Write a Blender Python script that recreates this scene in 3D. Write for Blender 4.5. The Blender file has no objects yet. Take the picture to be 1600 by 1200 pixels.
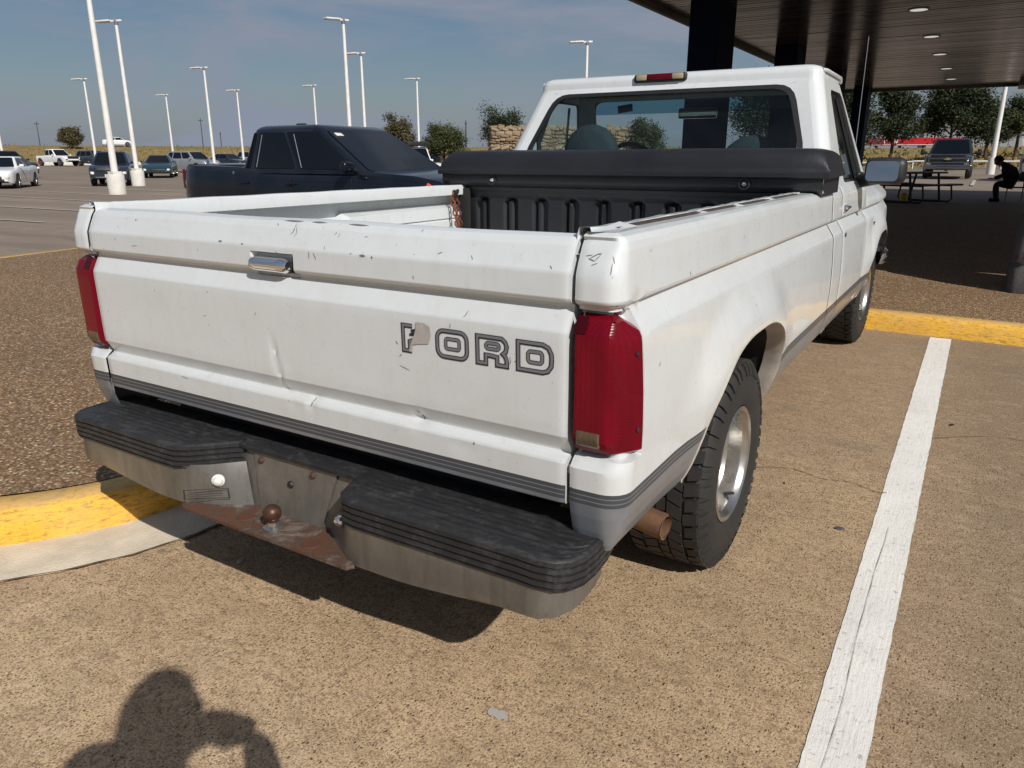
import bpy, bmesh, math, random
from mathutils import Vector, Matrix
random.seed(7)
R = math.radians
PI = math.pi
sc = bpy.context.scene
C = sc.collection

# ------------------------------------------------------------------ camera, sky, sun, exposure
cam_d = bpy.data.cameras.new('camera'); cam = bpy.data.objects.new('camera', cam_d); C.objects.link(cam)
CAM = Vector((1.544, -1.342, 1.354))
YAW, PITCH = .550, .295
fw = Vector((-math.sin(YAW)*math.cos(PITCH), math.cos(YAW)*math.cos(PITCH), -math.sin(PITCH)))
rt = Vector((math.cos(YAW), math.sin(YAW), 0)); up = rt.cross(fw)
cam.matrix_world = Matrix(((rt.x, up.x, -fw.x, CAM.x), (rt.y, up.y, -fw.y, CAM.y), (rt.z, up.z, -fw.z, CAM.z), (0, 0, 0, 1)))
cam_d.sensor_width = 36; cam_d.lens = 36*1161.3/1600; cam_d.clip_start = .01; cam_d.clip_end = 8000
sc.camera = cam
SUN = Vector((1.12, -.67, 1.0)).normalized()          # towards the sun
sun_el = math.asin(SUN.z); sun_rot = math.atan2(SUN.x, SUN.y)
w = bpy.data.worlds.new("World"); sc.world = w; w.use_nodes = True
nt = w.node_tree; nt.nodes.clear()
out = nt.nodes.new('ShaderNodeOutputWorld'); bg = nt.nodes.new('ShaderNodeBackground')
sky = nt.nodes.new('ShaderNodeTexSky'); sky.sky_type = 'NISHITA'; sky.sun_disc = False
sky.sun_elevation = sun_el; sky.sun_rotation = sun_rot; sky.air_density = 1.0; sky.dust_density = 1.6; sky.ozone_density = 1.6
tc = nt.nodes.new('ShaderNodeTexCoord'); mp = nt.nodes.new('ShaderNodeMapping'); mp.inputs['Scale'].default_value = (1.6, 1.6, 7.0)
mp.inputs['Rotation'].default_value = (0.06, 0.05, .3)
no = nt.nodes.new('ShaderNodeTexNoise'); no.inputs['Scale'].default_value = 2.1; no.inputs['Detail'].default_value = 8; no.inputs['Roughness'].default_value = .55; no.inputs['Distortion'].default_value = .5
cr = nt.nodes.new('ShaderNodeValToRGB'); cr.color_ramp.elements[0].position = .42; cr.color_ramp.elements[1].position = .62
cr.color_ramp.elements[0].color = (.34, .34, .34, 1); cr.color_ramp.elements[1].color = (1, 1, 1, 1)
hs = nt.nodes.new('ShaderNodeHueSaturation'); hs.inputs['Saturation'].default_value = 1.35; hs.inputs['Value'].default_value = .64
mx = nt.nodes.new('ShaderNodeMix'); mx.data_type = 'RGBA'; mx.inputs['B'].default_value = (2.95, 3.38, 4.25, 1)
L = nt.links.new
L(tc.outputs['Generated'], mp.inputs['Vector']); L(mp.outputs[0], no.inputs['Vector']); L(no.outputs['Fac'], cr.inputs[0])
L(sky.outputs[0], hs.inputs['Color']); L(hs.outputs[0], mx.inputs['A'])
sx_ = nt.nodes.new('ShaderNodeSeparateXYZ'); hr = nt.nodes.new('ShaderNodeMapRange'); hr.inputs['From Min'].default_value = 0; hr.inputs['From Max'].default_value = .16; hr.inputs['To Min'].default_value = .80; hr.inputs['To Max'].default_value = 0
mxx = nt.nodes.new('ShaderNodeMath'); mxx.operation = 'MAXIMUM'
L(tc.outputs['Generated'], sx_.inputs[0]); L(sx_.outputs[2], hr.inputs['Value']); L(hr.outputs[0], mxx.inputs[0]); L(cr.outputs[0], mxx.inputs[1]); L(mxx.outputs[0], mx.inputs['Factor'])
L(mx.outputs['Result'], bg.inputs['Color']); bg.inputs['Strength'].default_value = .085; L(bg.outputs[0], out.inputs['Surface'])
sd = bpy.data.lights.new('sun', 'SUN'); sd.energy = 4.4; sd.angle = R(.53); sd.color = (1, .972, .93)
so = bpy.data.objects.new('sun', sd); C.objects.link(so); so.rotation_euler = SUN.to_track_quat('Z', 'Y').to_euler(); so.location = (8, -8, 12)
vs = sc.view_settings; sc.display_settings.display_device = 'sRGB'
vs.view_transform = 'Standard'; vs.look = 'None'; vs.exposure = 0.0; vs.gamma = 1; vs.use_curve_mapping = False
sc.render.engine = 'CYCLES'
sc.cycles.max_bounces = 8; sc.cycles.transparent_max_bounces = 16

# ------------------------------------------------------------------ materials
def nodes_mat(name):
    m = bpy.data.materials.new(name); m.use_nodes = True
    n = m.node_tree; return m, n, n.nodes['Principled BSDF']
def simple(name, col, rough=.5, metal=0, coat=0, spec=None, var=0, scale=8, bump=0, bscale=60, space='obj', emit=None):
    m, n, p = nodes_mat(name)
    p.inputs['Base Color'].default_value = (*col, 1); p.inputs['Roughness'].default_value = rough; p.inputs['Metallic'].default_value = metal
    p.inputs['Coat Weight'].default_value = coat; p.inputs['Coat Roughness'].default_value = .06
    if spec is not None: p.inputs['Specular IOR Level'].default_value = spec
    if var or bump:
        t = n.nodes.new('ShaderNodeTexCoord')
    if var:
        a = n.nodes.new('ShaderNodeTexNoise'); a.inputs['Scale'].default_value = scale; a.inputs['Detail'].default_value = 6; a.inputs['Roughness'].default_value = .65
        n.links.new(t.outputs['Object'], a.inputs['Vector'])
        r = n.nodes.new('ShaderNodeValToRGB'); r.color_ramp.elements[0].position = .3; r.color_ramp.elements[1].position = .7
        r.color_ramp.elements[0].color = (*[c*(1-var) for c in col], 1); r.color_ramp.elements[1].color = (*[min(1, c*(1+var)) for c in col], 1)
        n.links.new(a.outputs['Fac'], r.inputs[0]); n.links.new(r.outputs[0], p.inputs['Base Color'])
        rr = n.nodes.new('ShaderNodeMapRange'); rr.inputs['To Min'].default_value = max(0, rough-.12); rr.inputs['To Max'].default_value = min(1, rough+.14)
        n.links.new(a.outputs['Fac'], rr.inputs['Value']); n.links.new(rr.outputs[0], p.inputs['Roughness'])
    if bump:
        b = n.nodes.new('ShaderNodeTexNoise'); b.inputs['Scale'].default_value = bscale; b.inputs['Detail'].default_value = 4
        n.links.new(t.outputs['Object'], b.inputs['Vector'])
        bb = n.nodes.new('ShaderNodeBump'); bb.inputs['Strength'].default_value = bump; bb.inputs['Distance'].default_value = .01
        n.links.new(b.outputs['Fac'], bb.inputs['Height']); n.links.new(bb.outputs[0], p.inputs['Normal'])
    if emit:
        p.inputs['Emission Color'].default_value = (*emit[0], 1); p.inputs['Emission Strength'].default_value = emit[1]
    return m
class NG:
    """small helper for writing node graphs"""
    def __init__(s, m): s.n = m.node_tree.nodes; s.l = m.node_tree.links
    def pos(s, obj=False, scale=None):
        if obj: t = s.n.new('ShaderNodeTexCoord'); o = t.outputs['Object']
        else: t = s.n.new('ShaderNodeNewGeometry'); o = t.outputs['Position']
        if scale:
            m = s.n.new('ShaderNodeMapping'); m.inputs['Scale'].default_value = scale; s.l.new(o, m.inputs['Vector']); o = m.outputs[0]
        return o
    def noise(s, v, scale, detail=4, rough=.6, dist=0):
        a = s.n.new('ShaderNodeTexNoise'); a.inputs['Scale'].default_value = scale; a.inputs['Detail'].default_value = detail
        a.inputs['Roughness'].default_value = rough; a.inputs['Distortion'].default_value = dist; s.l.new(v, a.inputs['Vector']); return a.outputs['Fac']
    def voro(s, v, scale, out='Color', feature='F1'):
        a = s.n.new('ShaderNodeTexVoronoi'); a.feature = feature; a.inputs['Scale'].default_value = scale; s.l.new(v, a.inputs['Vector']); return a.outputs[out]
    def ramp(s, f, stops):
        r = s.n.new('ShaderNodeValToRGB'); e = r.color_ramp.elements
        while len(e) < len(stops): e.new(.5)
        for i, (p, c) in enumerate(stops):
            e[i].position = p; e[i].color = (c, c, c, 1) if not isinstance(c, tuple) else (*c, 1)
        s.l.new(f, r.inputs[0]); return r.outputs[0]
    def mix(s, fac, a, b, mode='MIX'):
        x = s.n.new('ShaderNodeMix'); x.data_type = 'RGBA'; x.blend_type = mode
        for k, v in (('Factor', fac), ('A', a), ('B', b)):
            i = x.inputs[k] if k != 'Factor' else x.inputs[0]
            if isinstance(v, (int, float)): i.default_value = v
            elif isinstance(v, tuple): i.default_value = (*v, 1)
            else: s.l.new(v, i)
        return x.outputs['Result']
    def math(s, op, a, b=0):
        x = s.n.new('ShaderNodeMath'); x.operation = op
        for i, v in enumerate((a, b)):
            if isinstance(v, (int, float)): x.inputs[i].default_value = v
            else: s.l.new(v, x.inputs[i])
        return x.outputs[0]
    def sep(s, v):
        x = s.n.new('ShaderNodeSeparateXYZ'); s.l.new(v, x.inputs[0]); return x.outputs
    def bump(s, h, strength, dist=.01, normal=None):
        b = s.n.new('ShaderNodeBump'); b.inputs['Strength'].default_value = strength; b.inputs['Distance'].default_value = dist
        s.l.new(h, b.inputs['Height'])
        if normal: s.l.new(normal, b.inputs['Normal'])
        return b.outputs[0]

def mat_concrete():
    m, n, p = nodes_mat('stall_concrete'); g = NG(m); v = g.pos(); xyz = g.sep(v)
    big = g.noise(v, .45, 5, .6, .4); mid = g.noise(v, 2.6, 6, .7, .3); med = g.noise(v, 42, 4, .75); grain = g.noise(v, 165, 3, .75); fine = g.noise(v, 330, 2, .7)
    c = g.ramp(big, [(.3, (.52, .358, .205)), (.5, (.62, .435, .255)), (.7, (.66, .49, .32))])
    c = g.mix(g.ramp(mid, [(.36, .45), (.60, 0.)]), c, (.33, .222, .128))
    # darker paving towards the far half of the stall and in the next bay
    far = g.math('MULTIPLY', g.math('ADD', g.math('MULTIPLY', xyz[1], .22), g.math('MULTIPLY', g.noise(v, .9, 4, .6), .9)), 1.0)
    c = g.mix(g.ramp(far, [(.38, 0.), (.95, .52)]), c, (.215, .148, .088))
    bay = g.math('ADD', xyz[0], g.math('MULTIPLY', g.noise(v, 1.6, 4, .6), .5))
    mr = n.nodes.new('ShaderNodeMapRange'); mr.inputs['From Min'].default_value = 1.55; mr.inputs['From Max'].default_value = 2.0; mr.inputs['To Max'].default_value = .62; n.links.new(bay, mr.inputs['Value'])
    c = g.mix(mr.outputs[0], c, (.20, .150, .100))
    c = g.mix(g.ramp(med, [(.36, .62), (.50, 0.)]), c, (.185, .122, .072))
    c = g.mix(g.ramp(grain, [(.38, .85), (.52, 0.)]), c, (.165, .106, .060))
    c = g.mix(g.ramp(grain, [(.55, 0.), (.72, .55)]), c, (.66, .52, .37))
    c = g.mix(g.ramp(fine, [(.56, 0.), (.75, .5)]), c, (.68, .55, .40))
    wv = n.nodes.new('ShaderNodeTexNoise'); wv.inputs['Scale'].default_value = 60; n.links.new(v, wv.inputs['Vector']); va = n.nodes.new('ShaderNodeVectorMath'); va.operation = 'MULTIPLY_ADD'; va.inputs[1].default_value = (.012, .012, 0); n.links.new(wv.outputs['Color'], va.inputs[0]); n.links.new(g.pos(scale=(1, .62, 1)), va.inputs[2]); pv = va.outputs[0]; vd = n.nodes.new('ShaderNodeTexVoronoi'); vd.inputs['Scale'].default_value = 115; vd.inputs['Randomness'].default_value = 1; n.links.new(pv, vd.inputs['Vector'])
    pick = g.sep(vd.outputs['Color'])[0]
    hole = g.math('MULTIPLY', g.ramp(vd.outputs['Distance'], [(.14, 1.), (.34, 0.)]), g.ramp(g.math('ADD', g.math('MULTIPLY', pick, .62), g.math('MULTIPLY', g.noise(v, 5.5, 4, .7), .8)), [(.60, 0.), (.84, 1.)]))
    c = g.mix(g.math('MULTIPLY', hole, .88), c, (.060, .038, .022))
    mot = g.noise(g.pos(scale=(7, 16, 1)), 1.0, 5, .7, .5); c = g.mix(g.ramp(mot, [(.36, .26), (.52, 0.)]), c, (.25, .165, .095))
    c = g.mix(g.ramp(mot, [(.54, 0.), (.70, .18)]), c, (.70, .52, .34))
    oil = g.noise(v, .75, 5, .6, 1.0); c = g.mix(g.ramp(oil, [(.60, 0.), (.70, .30)]), c, (.17, .13, .10))
    st = g.noise(v, 1.3, 4, .55, 1.4); c = g.mix(g.ramp(st, [(.62, 0.), (.72, .36)]), c, (.15, .125, .10))
    sp = g.voro(v, 2.3, 'Distance'); c = g.mix(g.ramp(sp, [(.035, .5), (.06, 0.)]), c, (.07, .055, .045))
    n.links.new(c, p.inputs['Base Color']); p.inputs['Roughness'].default_value = .9; p.inputs['Specular IOR Level'].default_value = .25
    h = g.math('SUBTRACT', g.math('ADD', g.math('MULTIPLY', grain, .8), g.math('MULTIPLY', med, .6)), g.math('MULTIPLY', hole, .8))
    n.links.new(g.bump(h, .6, .005), p.inputs['Normal']); return m
def mat_lot():
    m, n, p = nodes_mat('lot_paving'); g = NG(m); v = g.pos()
    big = g.noise(v, .09, 5, .6, .8); mid = g.noise(v, .9, 6, .7); st = g.noise(g.pos(scale=(.10, 1.3, 1)), .6, 5, .6, .5); grain = g.noise(v, 40, 3, .7)
    c = g.ramp(big, [(.3, (0.2392, 0.1856, 0.1421)), (.7, (0.3407, 0.2726, 0.2102))])
    c = g.mix(g.ramp(st, [(.42, .5), (.6, 0.)]), c, (0.1668, 0.1334, 0.1073))
    c = g.mix(g.ramp(mid, [(.4, .35), (.6, 0.)]), c, (0.1885, 0.1508, 0.116))
    c = g.mix(g.ramp(grain, [(.4, .4), (.6, 0.)]), c, (0.1305, 0.0986, 0.0725))
    n.links.new(c, p.inputs['Base Color']); p.inputs['Roughness'].default_value = .9; p.inputs['Specular IOR Level'].default_value = .25
    n.links.new(g.bump(grain, .4, .008), p.inputs['Normal']); return m
def mat_aggregate():
    m, n, p = nodes_mat('exposed_aggregate'); g = NG(m); v = g.pos()
    cell = g.voro(v, 88, 'Color'); d = g.voro(v, 88, 'Distance'); s = g.sep(cell)
    c = g.ramp(s[0], [(0, (0.117, 0.0646, 0.032)), (.35, (0.234, 0.133, 0.064)), (.62, (0.3608, 0.2128, 0.1056)), (.86, (0.429, 0.285, 0.152)), (.95, (0.819, 0.665, 0.432)), (1, (0.195, 0.1425, 0.096))])
    c = g.mix(g.ramp(d, [(.35, 0.), (.62, .55)]), c, (0.1072, 0.0684, 0.0384))
    c = g.mix(g.ramp(g.noise(v, .8, 4, .6), [(.35, .35), (.65, 0.)]), c, (0.1365, 0.0855, 0.0448))
    n.links.new(c, p.inputs['Base Color']); p.inputs['Roughness'].default_value = .75; p.inputs['Specular IOR Level'].default_value = .35
    n.links.new(g.bump(g.math('SUBTRACT', 1., d), .8, .006), p.inputs['Normal']); return m
def mat_kerb():
    m, n, p = nodes_mat('yellow_kerb_paint'); g = NG(m); v = g.pos(); z = g.sep(v)[2]
    a = g.noise(v, 3, 5, .6); b = g.noise(g.pos(scale=(20, 20, 90)), 1.2, 4, .7); f = g.noise(v, 70, 3, .7)
    c = g.ramp(a, [(.3, (0.7168, 0.3562, 0.0264)), (.7, (0.896, 0.4875, 0.042))])
    c = g.mix(g.ramp(b, [(.36, .9), (.50, 0.)]), c, (0.3328, 0.1875, 0.036))
    c = g.mix(g.ramp(f, [(.30, .7), (.40, 0.)]), c, (0.1536, 0.1063, 0.042))
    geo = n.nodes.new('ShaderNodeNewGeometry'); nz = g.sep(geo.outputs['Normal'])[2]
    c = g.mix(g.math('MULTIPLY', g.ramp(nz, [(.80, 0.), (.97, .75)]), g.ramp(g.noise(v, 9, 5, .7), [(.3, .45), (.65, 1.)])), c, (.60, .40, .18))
    c = g.mix(g.ramp(g.noise(v, 7, 5, .65), [(.42, .35), (.62, 0.)]), c, (.62, .40, .14))
    n.links.new(c, p.inputs['Base Color']); p.inputs['Roughness'].default_value = .7
    n.links.new(g.bump(b, .5, .008, g.bump(f, .35, .004)), p.inputs['Normal']); return m
def mat_paint_line(name, col, wear=.36):
    m, n, p = nodes_mat(name); g = NG(m); v = g.pos()
    st = g.noise(g.pos(scale=(60, 5, 1)), 1.6, 4, .7); f = g.noise(v, 55, 4, .75); b = g.noise(v, 4, 4, .6)
    c = g.ramp(b, [(.3, tuple(x*.86 for x in col)), (.7, col)])
    c = g.mix(g.ramp(st, [(.30, .5), (.42, 0.)]), c, tuple(x*.62 for x in col))
    c = g.mix(g.ramp(f, [(.26, .9), (wear, 0.)]), c, (.20, .145, .09))
    n.links.new(c, p.inputs['Base Color']); p.inputs['Roughness'].default_value = .8
    n.links.new(g.bump(g.math('ADD', st, f), .5, .004), p.inputs['Normal']); return m
def mat_grass():
    m, n, p = nodes_mat('dry_grass'); g = NG(m); v = g.pos()
    a = g.noise(v, .05, 5, .6, .6); b = g.noise(g.pos(scale=(1, 1, 3)), .45, 6, .75); f = g.noise(v, 6, 4, .7)
    c = g.ramp(a, [(.3, (0.27, 0.1885, 0.0715)), (.5, (0.351, 0.247, 0.1105)), (.7, (0.2093, 0.1885, 0.065))])
    c = g.mix(g.ramp(b, [(.4, .55), (.6, 0.)]), c, (0.1485, 0.1235, 0.0468))
    c = g.mix(g.ramp(f, [(.4, .5), (.6, 0.)]), c, (0.1148, 0.0936, 0.039))
    n.links.new(c, p.inputs['Base Color']); p.inputs['Roughness'].default_value = .95; p.inputs['Specular IOR Level'].default_value = .1
    n.links.new(g.bump(b, .8, .25), p.inputs['Normal']); return m
def mat_white_paint(name='white_truck_paint', base=(.63, .658, .66), dirt=1.0):
    m, n, p = nodes_mat(name); g = NG(m); v = g.pos(obj=True)
    a = g.noise(v, 2.2, 6, .65, .4); b = g.noise(v, 9, 6, .7); spk = g.noise(v, 120, 2, .5); spk2 = g.noise(g.pos(obj=True, scale=(1, 1, 1)), 46, 3, .8)
    c = g.mix(g.ramp(a, [(.36, .22*dirt), (.62, 0.)]), base, (.56, .54, .50))
    c = g.mix(g.ramp(b, [(.34, .16*dirt), (.5, 0.)]), c, (.50, .47, .42))
    c = g.mix(g.ramp(spk, [(.20, .85*dirt), (.255, 0.)]), c, (.10, .085, .07))
    c = g.mix(g.ramp(spk2, [(.22, .6*dirt), (.27, 0.)]), c, (.16, .14, .125))
    stk = g.noise(g.pos(obj=True, scale=(26, 26, 1.6)), 1.0, 5, .7, .3); c = g.mix(g.ramp(stk, [(.34, .09*dirt), (.50, 0.)]), c, (.42, .40, .36))
    dst = g.noise(v, 30, 5, .8); c = g.mix(g.ramp(dst, [(.30, .16*dirt), (.42, 0.)]), c, (.33, .30, .26))
    z = g.sep(v)[2]; low = g.math('MULTIPLY', g.ramp(z, [(.42, .42*dirt), (.80, 0.)]), g.ramp(g.noise(v, 6, 5, .7), [(.3, .25), (.7, 1.)]))
    c = g.mix(low, c, (.42, .34, .26))
    n.links.new(c, p.inputs['Base Color'])
    n.links.new(g.ramp(b, [(.3, .42), (.7, .24)]), p.inputs['Roughness'])
    p.inputs['Coat Weight'].default_value = .5; p.inputs['Coat Roughness'].default_value = .05
    n.links.new(g.bump(g.noise(v, 3.5, 2, .5), .05, .02), p.inputs['Normal']); return m
def mat_car_paint(name, col, rough=.25, metal=.0, coat=.8):
    m, n, p = nodes_mat(name); g = NG(m); v = g.pos(obj=True)
    a = g.noise(v, 2.0, 5, .6)
    c = g.mix(g.ramp(a, [(.35, .25), (.65, 0.)]), col, tuple(x*.75+.02 for x in col))
    n.links.new(c, p.inputs['Base Color']); p.inputs['Roughness'].default_value = rough; p.inputs['Metallic'].default_value = metal
    p.inputs['Coat Weight'].default_value = coat; p.inputs['Coat Roughness'].default_value = .05; p.inputs['Specular IOR Level'].default_value = .3
    return m
def mat_glass(name, tint=(.20, .27, .28), refl=1.0, rough=.02):
    m = bpy.data.materials.new(name); m.use_nodes = True; n = m.node_tree; n.nodes.clear()
    o = n.nodes.new('ShaderNodeOutputMaterial'); t = n.nodes.new('ShaderNodeBsdfTransparent'); t.inputs[0].default_value = (*tint, 1)
    gl = n.nodes.new('ShaderNodeBsdfGlossy'); gl.inputs['Roughness'].default_value = rough
    f = n.nodes.new('ShaderNodeFresnel'); gm = n.nodes.new('ShaderNodeNewGeometry'); mr = n.nodes.new('ShaderNodeMapRange'); mr.inputs['To Min'].default_value = 1.5; mr.inputs['To Max'].default_value = 1/1.5
    n.links.new(gm.outputs['Backfacing'], mr.inputs['Value']); n.links.new(mr.outputs[0], f.inputs[0])
    mm = n.nodes.new('ShaderNodeMath'); mm.operation = 'MULTIPLY'; mm.inputs[1].default_value = refl; n.links.new(f.outputs[0], mm.inputs[0])
    x = n.nodes.new('ShaderNodeMixShader'); n.links.new(mm.outputs[0], x.inputs[0]); n.links.new(t.outputs[0], x.inputs[1]); n.links.new(gl.outputs[0], x.inputs[2])
    n.links.new(x.outputs[0], o.inputs['Surface']); return m
def mat_step_rubber():
    m, n, p = nodes_mat('worn_black_plastic'); g = NG(m); v = g.pos(obj=True)
    a = g.noise(g.pos(obj=True, scale=(5, 11, 6)), 2.6, 7, .78, 1.2); f = g.noise(v, 70, 4, .7)
    c = g.ramp(a, [(.3, (.012, .012, .013)), (.52, (.020, .020, .021)), (.66, (.05, .05, .052)), (.8, (.12, .12, .12))])
    c = g.mix(g.ramp(f, [(.3, .5), (.45, 0.)]), c, (.008, .008, .009))
    n.links.new(c, p.inputs['Base Color']); p.inputs['Roughness'].default_value = .55
    n.links.new(g.bump(f, .35, .004), p.inputs['Normal']); return m
def mat_chrome_dull():
    m, n, p = nodes_mat('weathered_chrome'); g = NG(m); v = g.pos(obj=True)
    a = g.noise(g.pos(obj=True, scale=(3, 6, 2)), 2.2, 6, .7, .6); f = g.noise(v, 60, 4, .7); s_ = g.noise(g.pos(obj=True, scale=(22, 22, 2)), 1.0, 4, .6)
    c = g.ramp(a, [(.3, (.150, .138, .118)), (.55, (.205, .192, .168)), (.75, (.25, .238, .212))])
    c = g.mix(g.ramp(f, [(.28, .5), (.4, 0.)]), c, (.09, .075, .055))
    c = g.mix(g.ramp(s_, [(.34, .45), (.5, 0.)]), c, (.11, .098, .080))
    n.links.new(c, p.inputs['Base Color']); p.inputs['Metallic'].default_value = .55
    n.links.new(g.ramp(a, [(.3, .44), (.7, .30)]), p.inputs['Roughness'])
    n.links.new(g.bump(g.noise(v, 5, 3, .5), .08, .03, g.bump(f, .05, .004)), p.inputs['Normal']); return m
def mat_rust():
    m, n, p = nodes_mat('rusty_steel'); g = NG(m); v = g.pos(obj=True)
    a = g.noise(v, 9, 6, .75, .6); f = g.noise(v, 60, 4, .7)
    c = g.ramp(a, [(.30, (.040, .022, .014)), (.42, (.125, .052, .024)), (.52, (.085, .050, .034)), (.60, (.16, .12, .095)), (.72, (.30, .27, .235))])
    c = g.mix(g.ramp(f, [(.3, .6), (.45, 0.)]), c, (.07, .035, .02))
    n.links.new(c, p.inputs['Base Color']); p.inputs['Roughness'].default_value = .7; p.inputs['Metallic'].default_value = .15
    n.links.new(g.bump(g.math('ADD', a, f), .5, .006), p.inputs['Normal']); return m
def mat_lens(name, col, scale=(0, 0, 0)):
    m, n, p = nodes_mat(name); g = NG(m); v = g.pos(obj=True); s = g.sep(v)
    w1 = g.math('SINE', g.math('MULTIPLY', s[2], 900.)); w2 = g.math('SINE', g.math('MULTIPLY', g.math('SUBTRACT', s[0], s[1]), 520.))
    a = g.noise(g.pos(obj=True, scale=(7, 7, 3)), 1.3, 3, .5)
    c = g.ramp(a, [(.3, tuple(x*.55 for x in col)), (.65, col)])
    ax = g.math('ABSOLUTE', s[0])
    c = g.mix(g.ramp(ax, [(.955, 0.), (.985, .55)]), c, tuple(x*.45 for x in col))       # darker towards the outer side
    c = g.mix(g.ramp(ax, [(.884, .45), (.887, 0.)]), c, tuple(x*.5 for x in col))        # moulded inner edge
    zz_ = n.nodes.new('ShaderNodeMapRange'); zz_.inputs['From Min'].default_value = 1.000; zz_.inputs['From Max'].default_value = 1.012; zz_.inputs['To Max'].default_value = .45; n.links.new(s[2], zz_.inputs['Value'])
    c = g.mix(zz_.outputs[0], c, tuple(x*.55 for x in col))
    c = g.mix(g.ramp(g.math('MULTIPLY', g.math('ADD', w2, 1.), .5), [(.2, .35), (.6, 0.)]), c, tuple(x*.5 for x in col))
    n.links.new(c, p.inputs['Base Color']); p.inputs['Roughness'].default_value = .28; p.inputs['Coat Weight'].default_value = .22; p.inputs['Coat Roughness'].default_value = .08; p.inputs['Specular IOR Level'].default_value = .15
    n.links.new(g.bump(g.math('MULTIPLY', w1, w2), .10, .002), p.inputs['Normal']); return m
def mat_slat():
    m, n, p = nodes_mat('bronze_ceiling_slat'); g = NG(m); v = g.pos()
    a = g.noise(g.pos(scale=(.6, 5, 1)), 1.0, 4, .6)
    n.links.new(g.ramp(a, [(.3, (0.1134, 0.08663, 0.06375)), (.7, (0.162, 0.126, 0.09435))]), p.inputs['Base Color'])
    p.inputs['Metallic'].default_value = .55; n.links.new(g.ramp(a, [(.3, .16), (.7, .26)]), p.inputs['Roughness']); return m
def mat_stone():
    m, n, p = nodes_mat('tan_fieldstone'); g = NG(m); v = g.pos(); oi = n.nodes.new('ShaderNodeNewGeometry')
    c = g.ramp(oi.outputs['Random Per Island'], [(0, (.19, .125, .065)), (.4, (.30, .215, .125)), (.7, (.36, .275, .18)), (1, (.22, .175, .13))])
    c = g.mix(g.ramp(g.noise(v, 4, 5, .7), [(.35, .5), (.6, 0.)]), c, (.13, .09, .05))
    n.links.new(c, p.inputs['Base Color']); p.inputs['Roughness'].default_value = .9; return m
def mat_leaf(name, a, b):
    m, n, p = nodes_mat(name); g = NG(m); oi = n.nodes.new('ShaderNodeNewGeometry')
    c = g.ramp(oi.outputs['Random Per Island'], [(0, a), (1, b)])
    n.links.new(c, p.inputs['Base Color']); p.inputs['Roughness'].default_value = .6; p.inputs['Specular IOR Level'].default_value = .3; return m
def mat_tyre():
    m, n, p = nodes_mat('tyre_rubber'); g = NG(m); v = g.pos(obj=True)
    a = g.noise(v, 7, 5, .7); f = g.noise(v, 90, 3, .6)
    c = g.ramp(a, [(.3, (.014, .013, .012)), (.6, (.024, .022, .020)), (.8, (.05, .042, .034))])
    n.links.new(c, p.inputs['Base Color']); p.inputs['Roughness'].default_value = .72; n.links.new(g.bump(f, .3, .003), p.inputs['Normal']); return m

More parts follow.
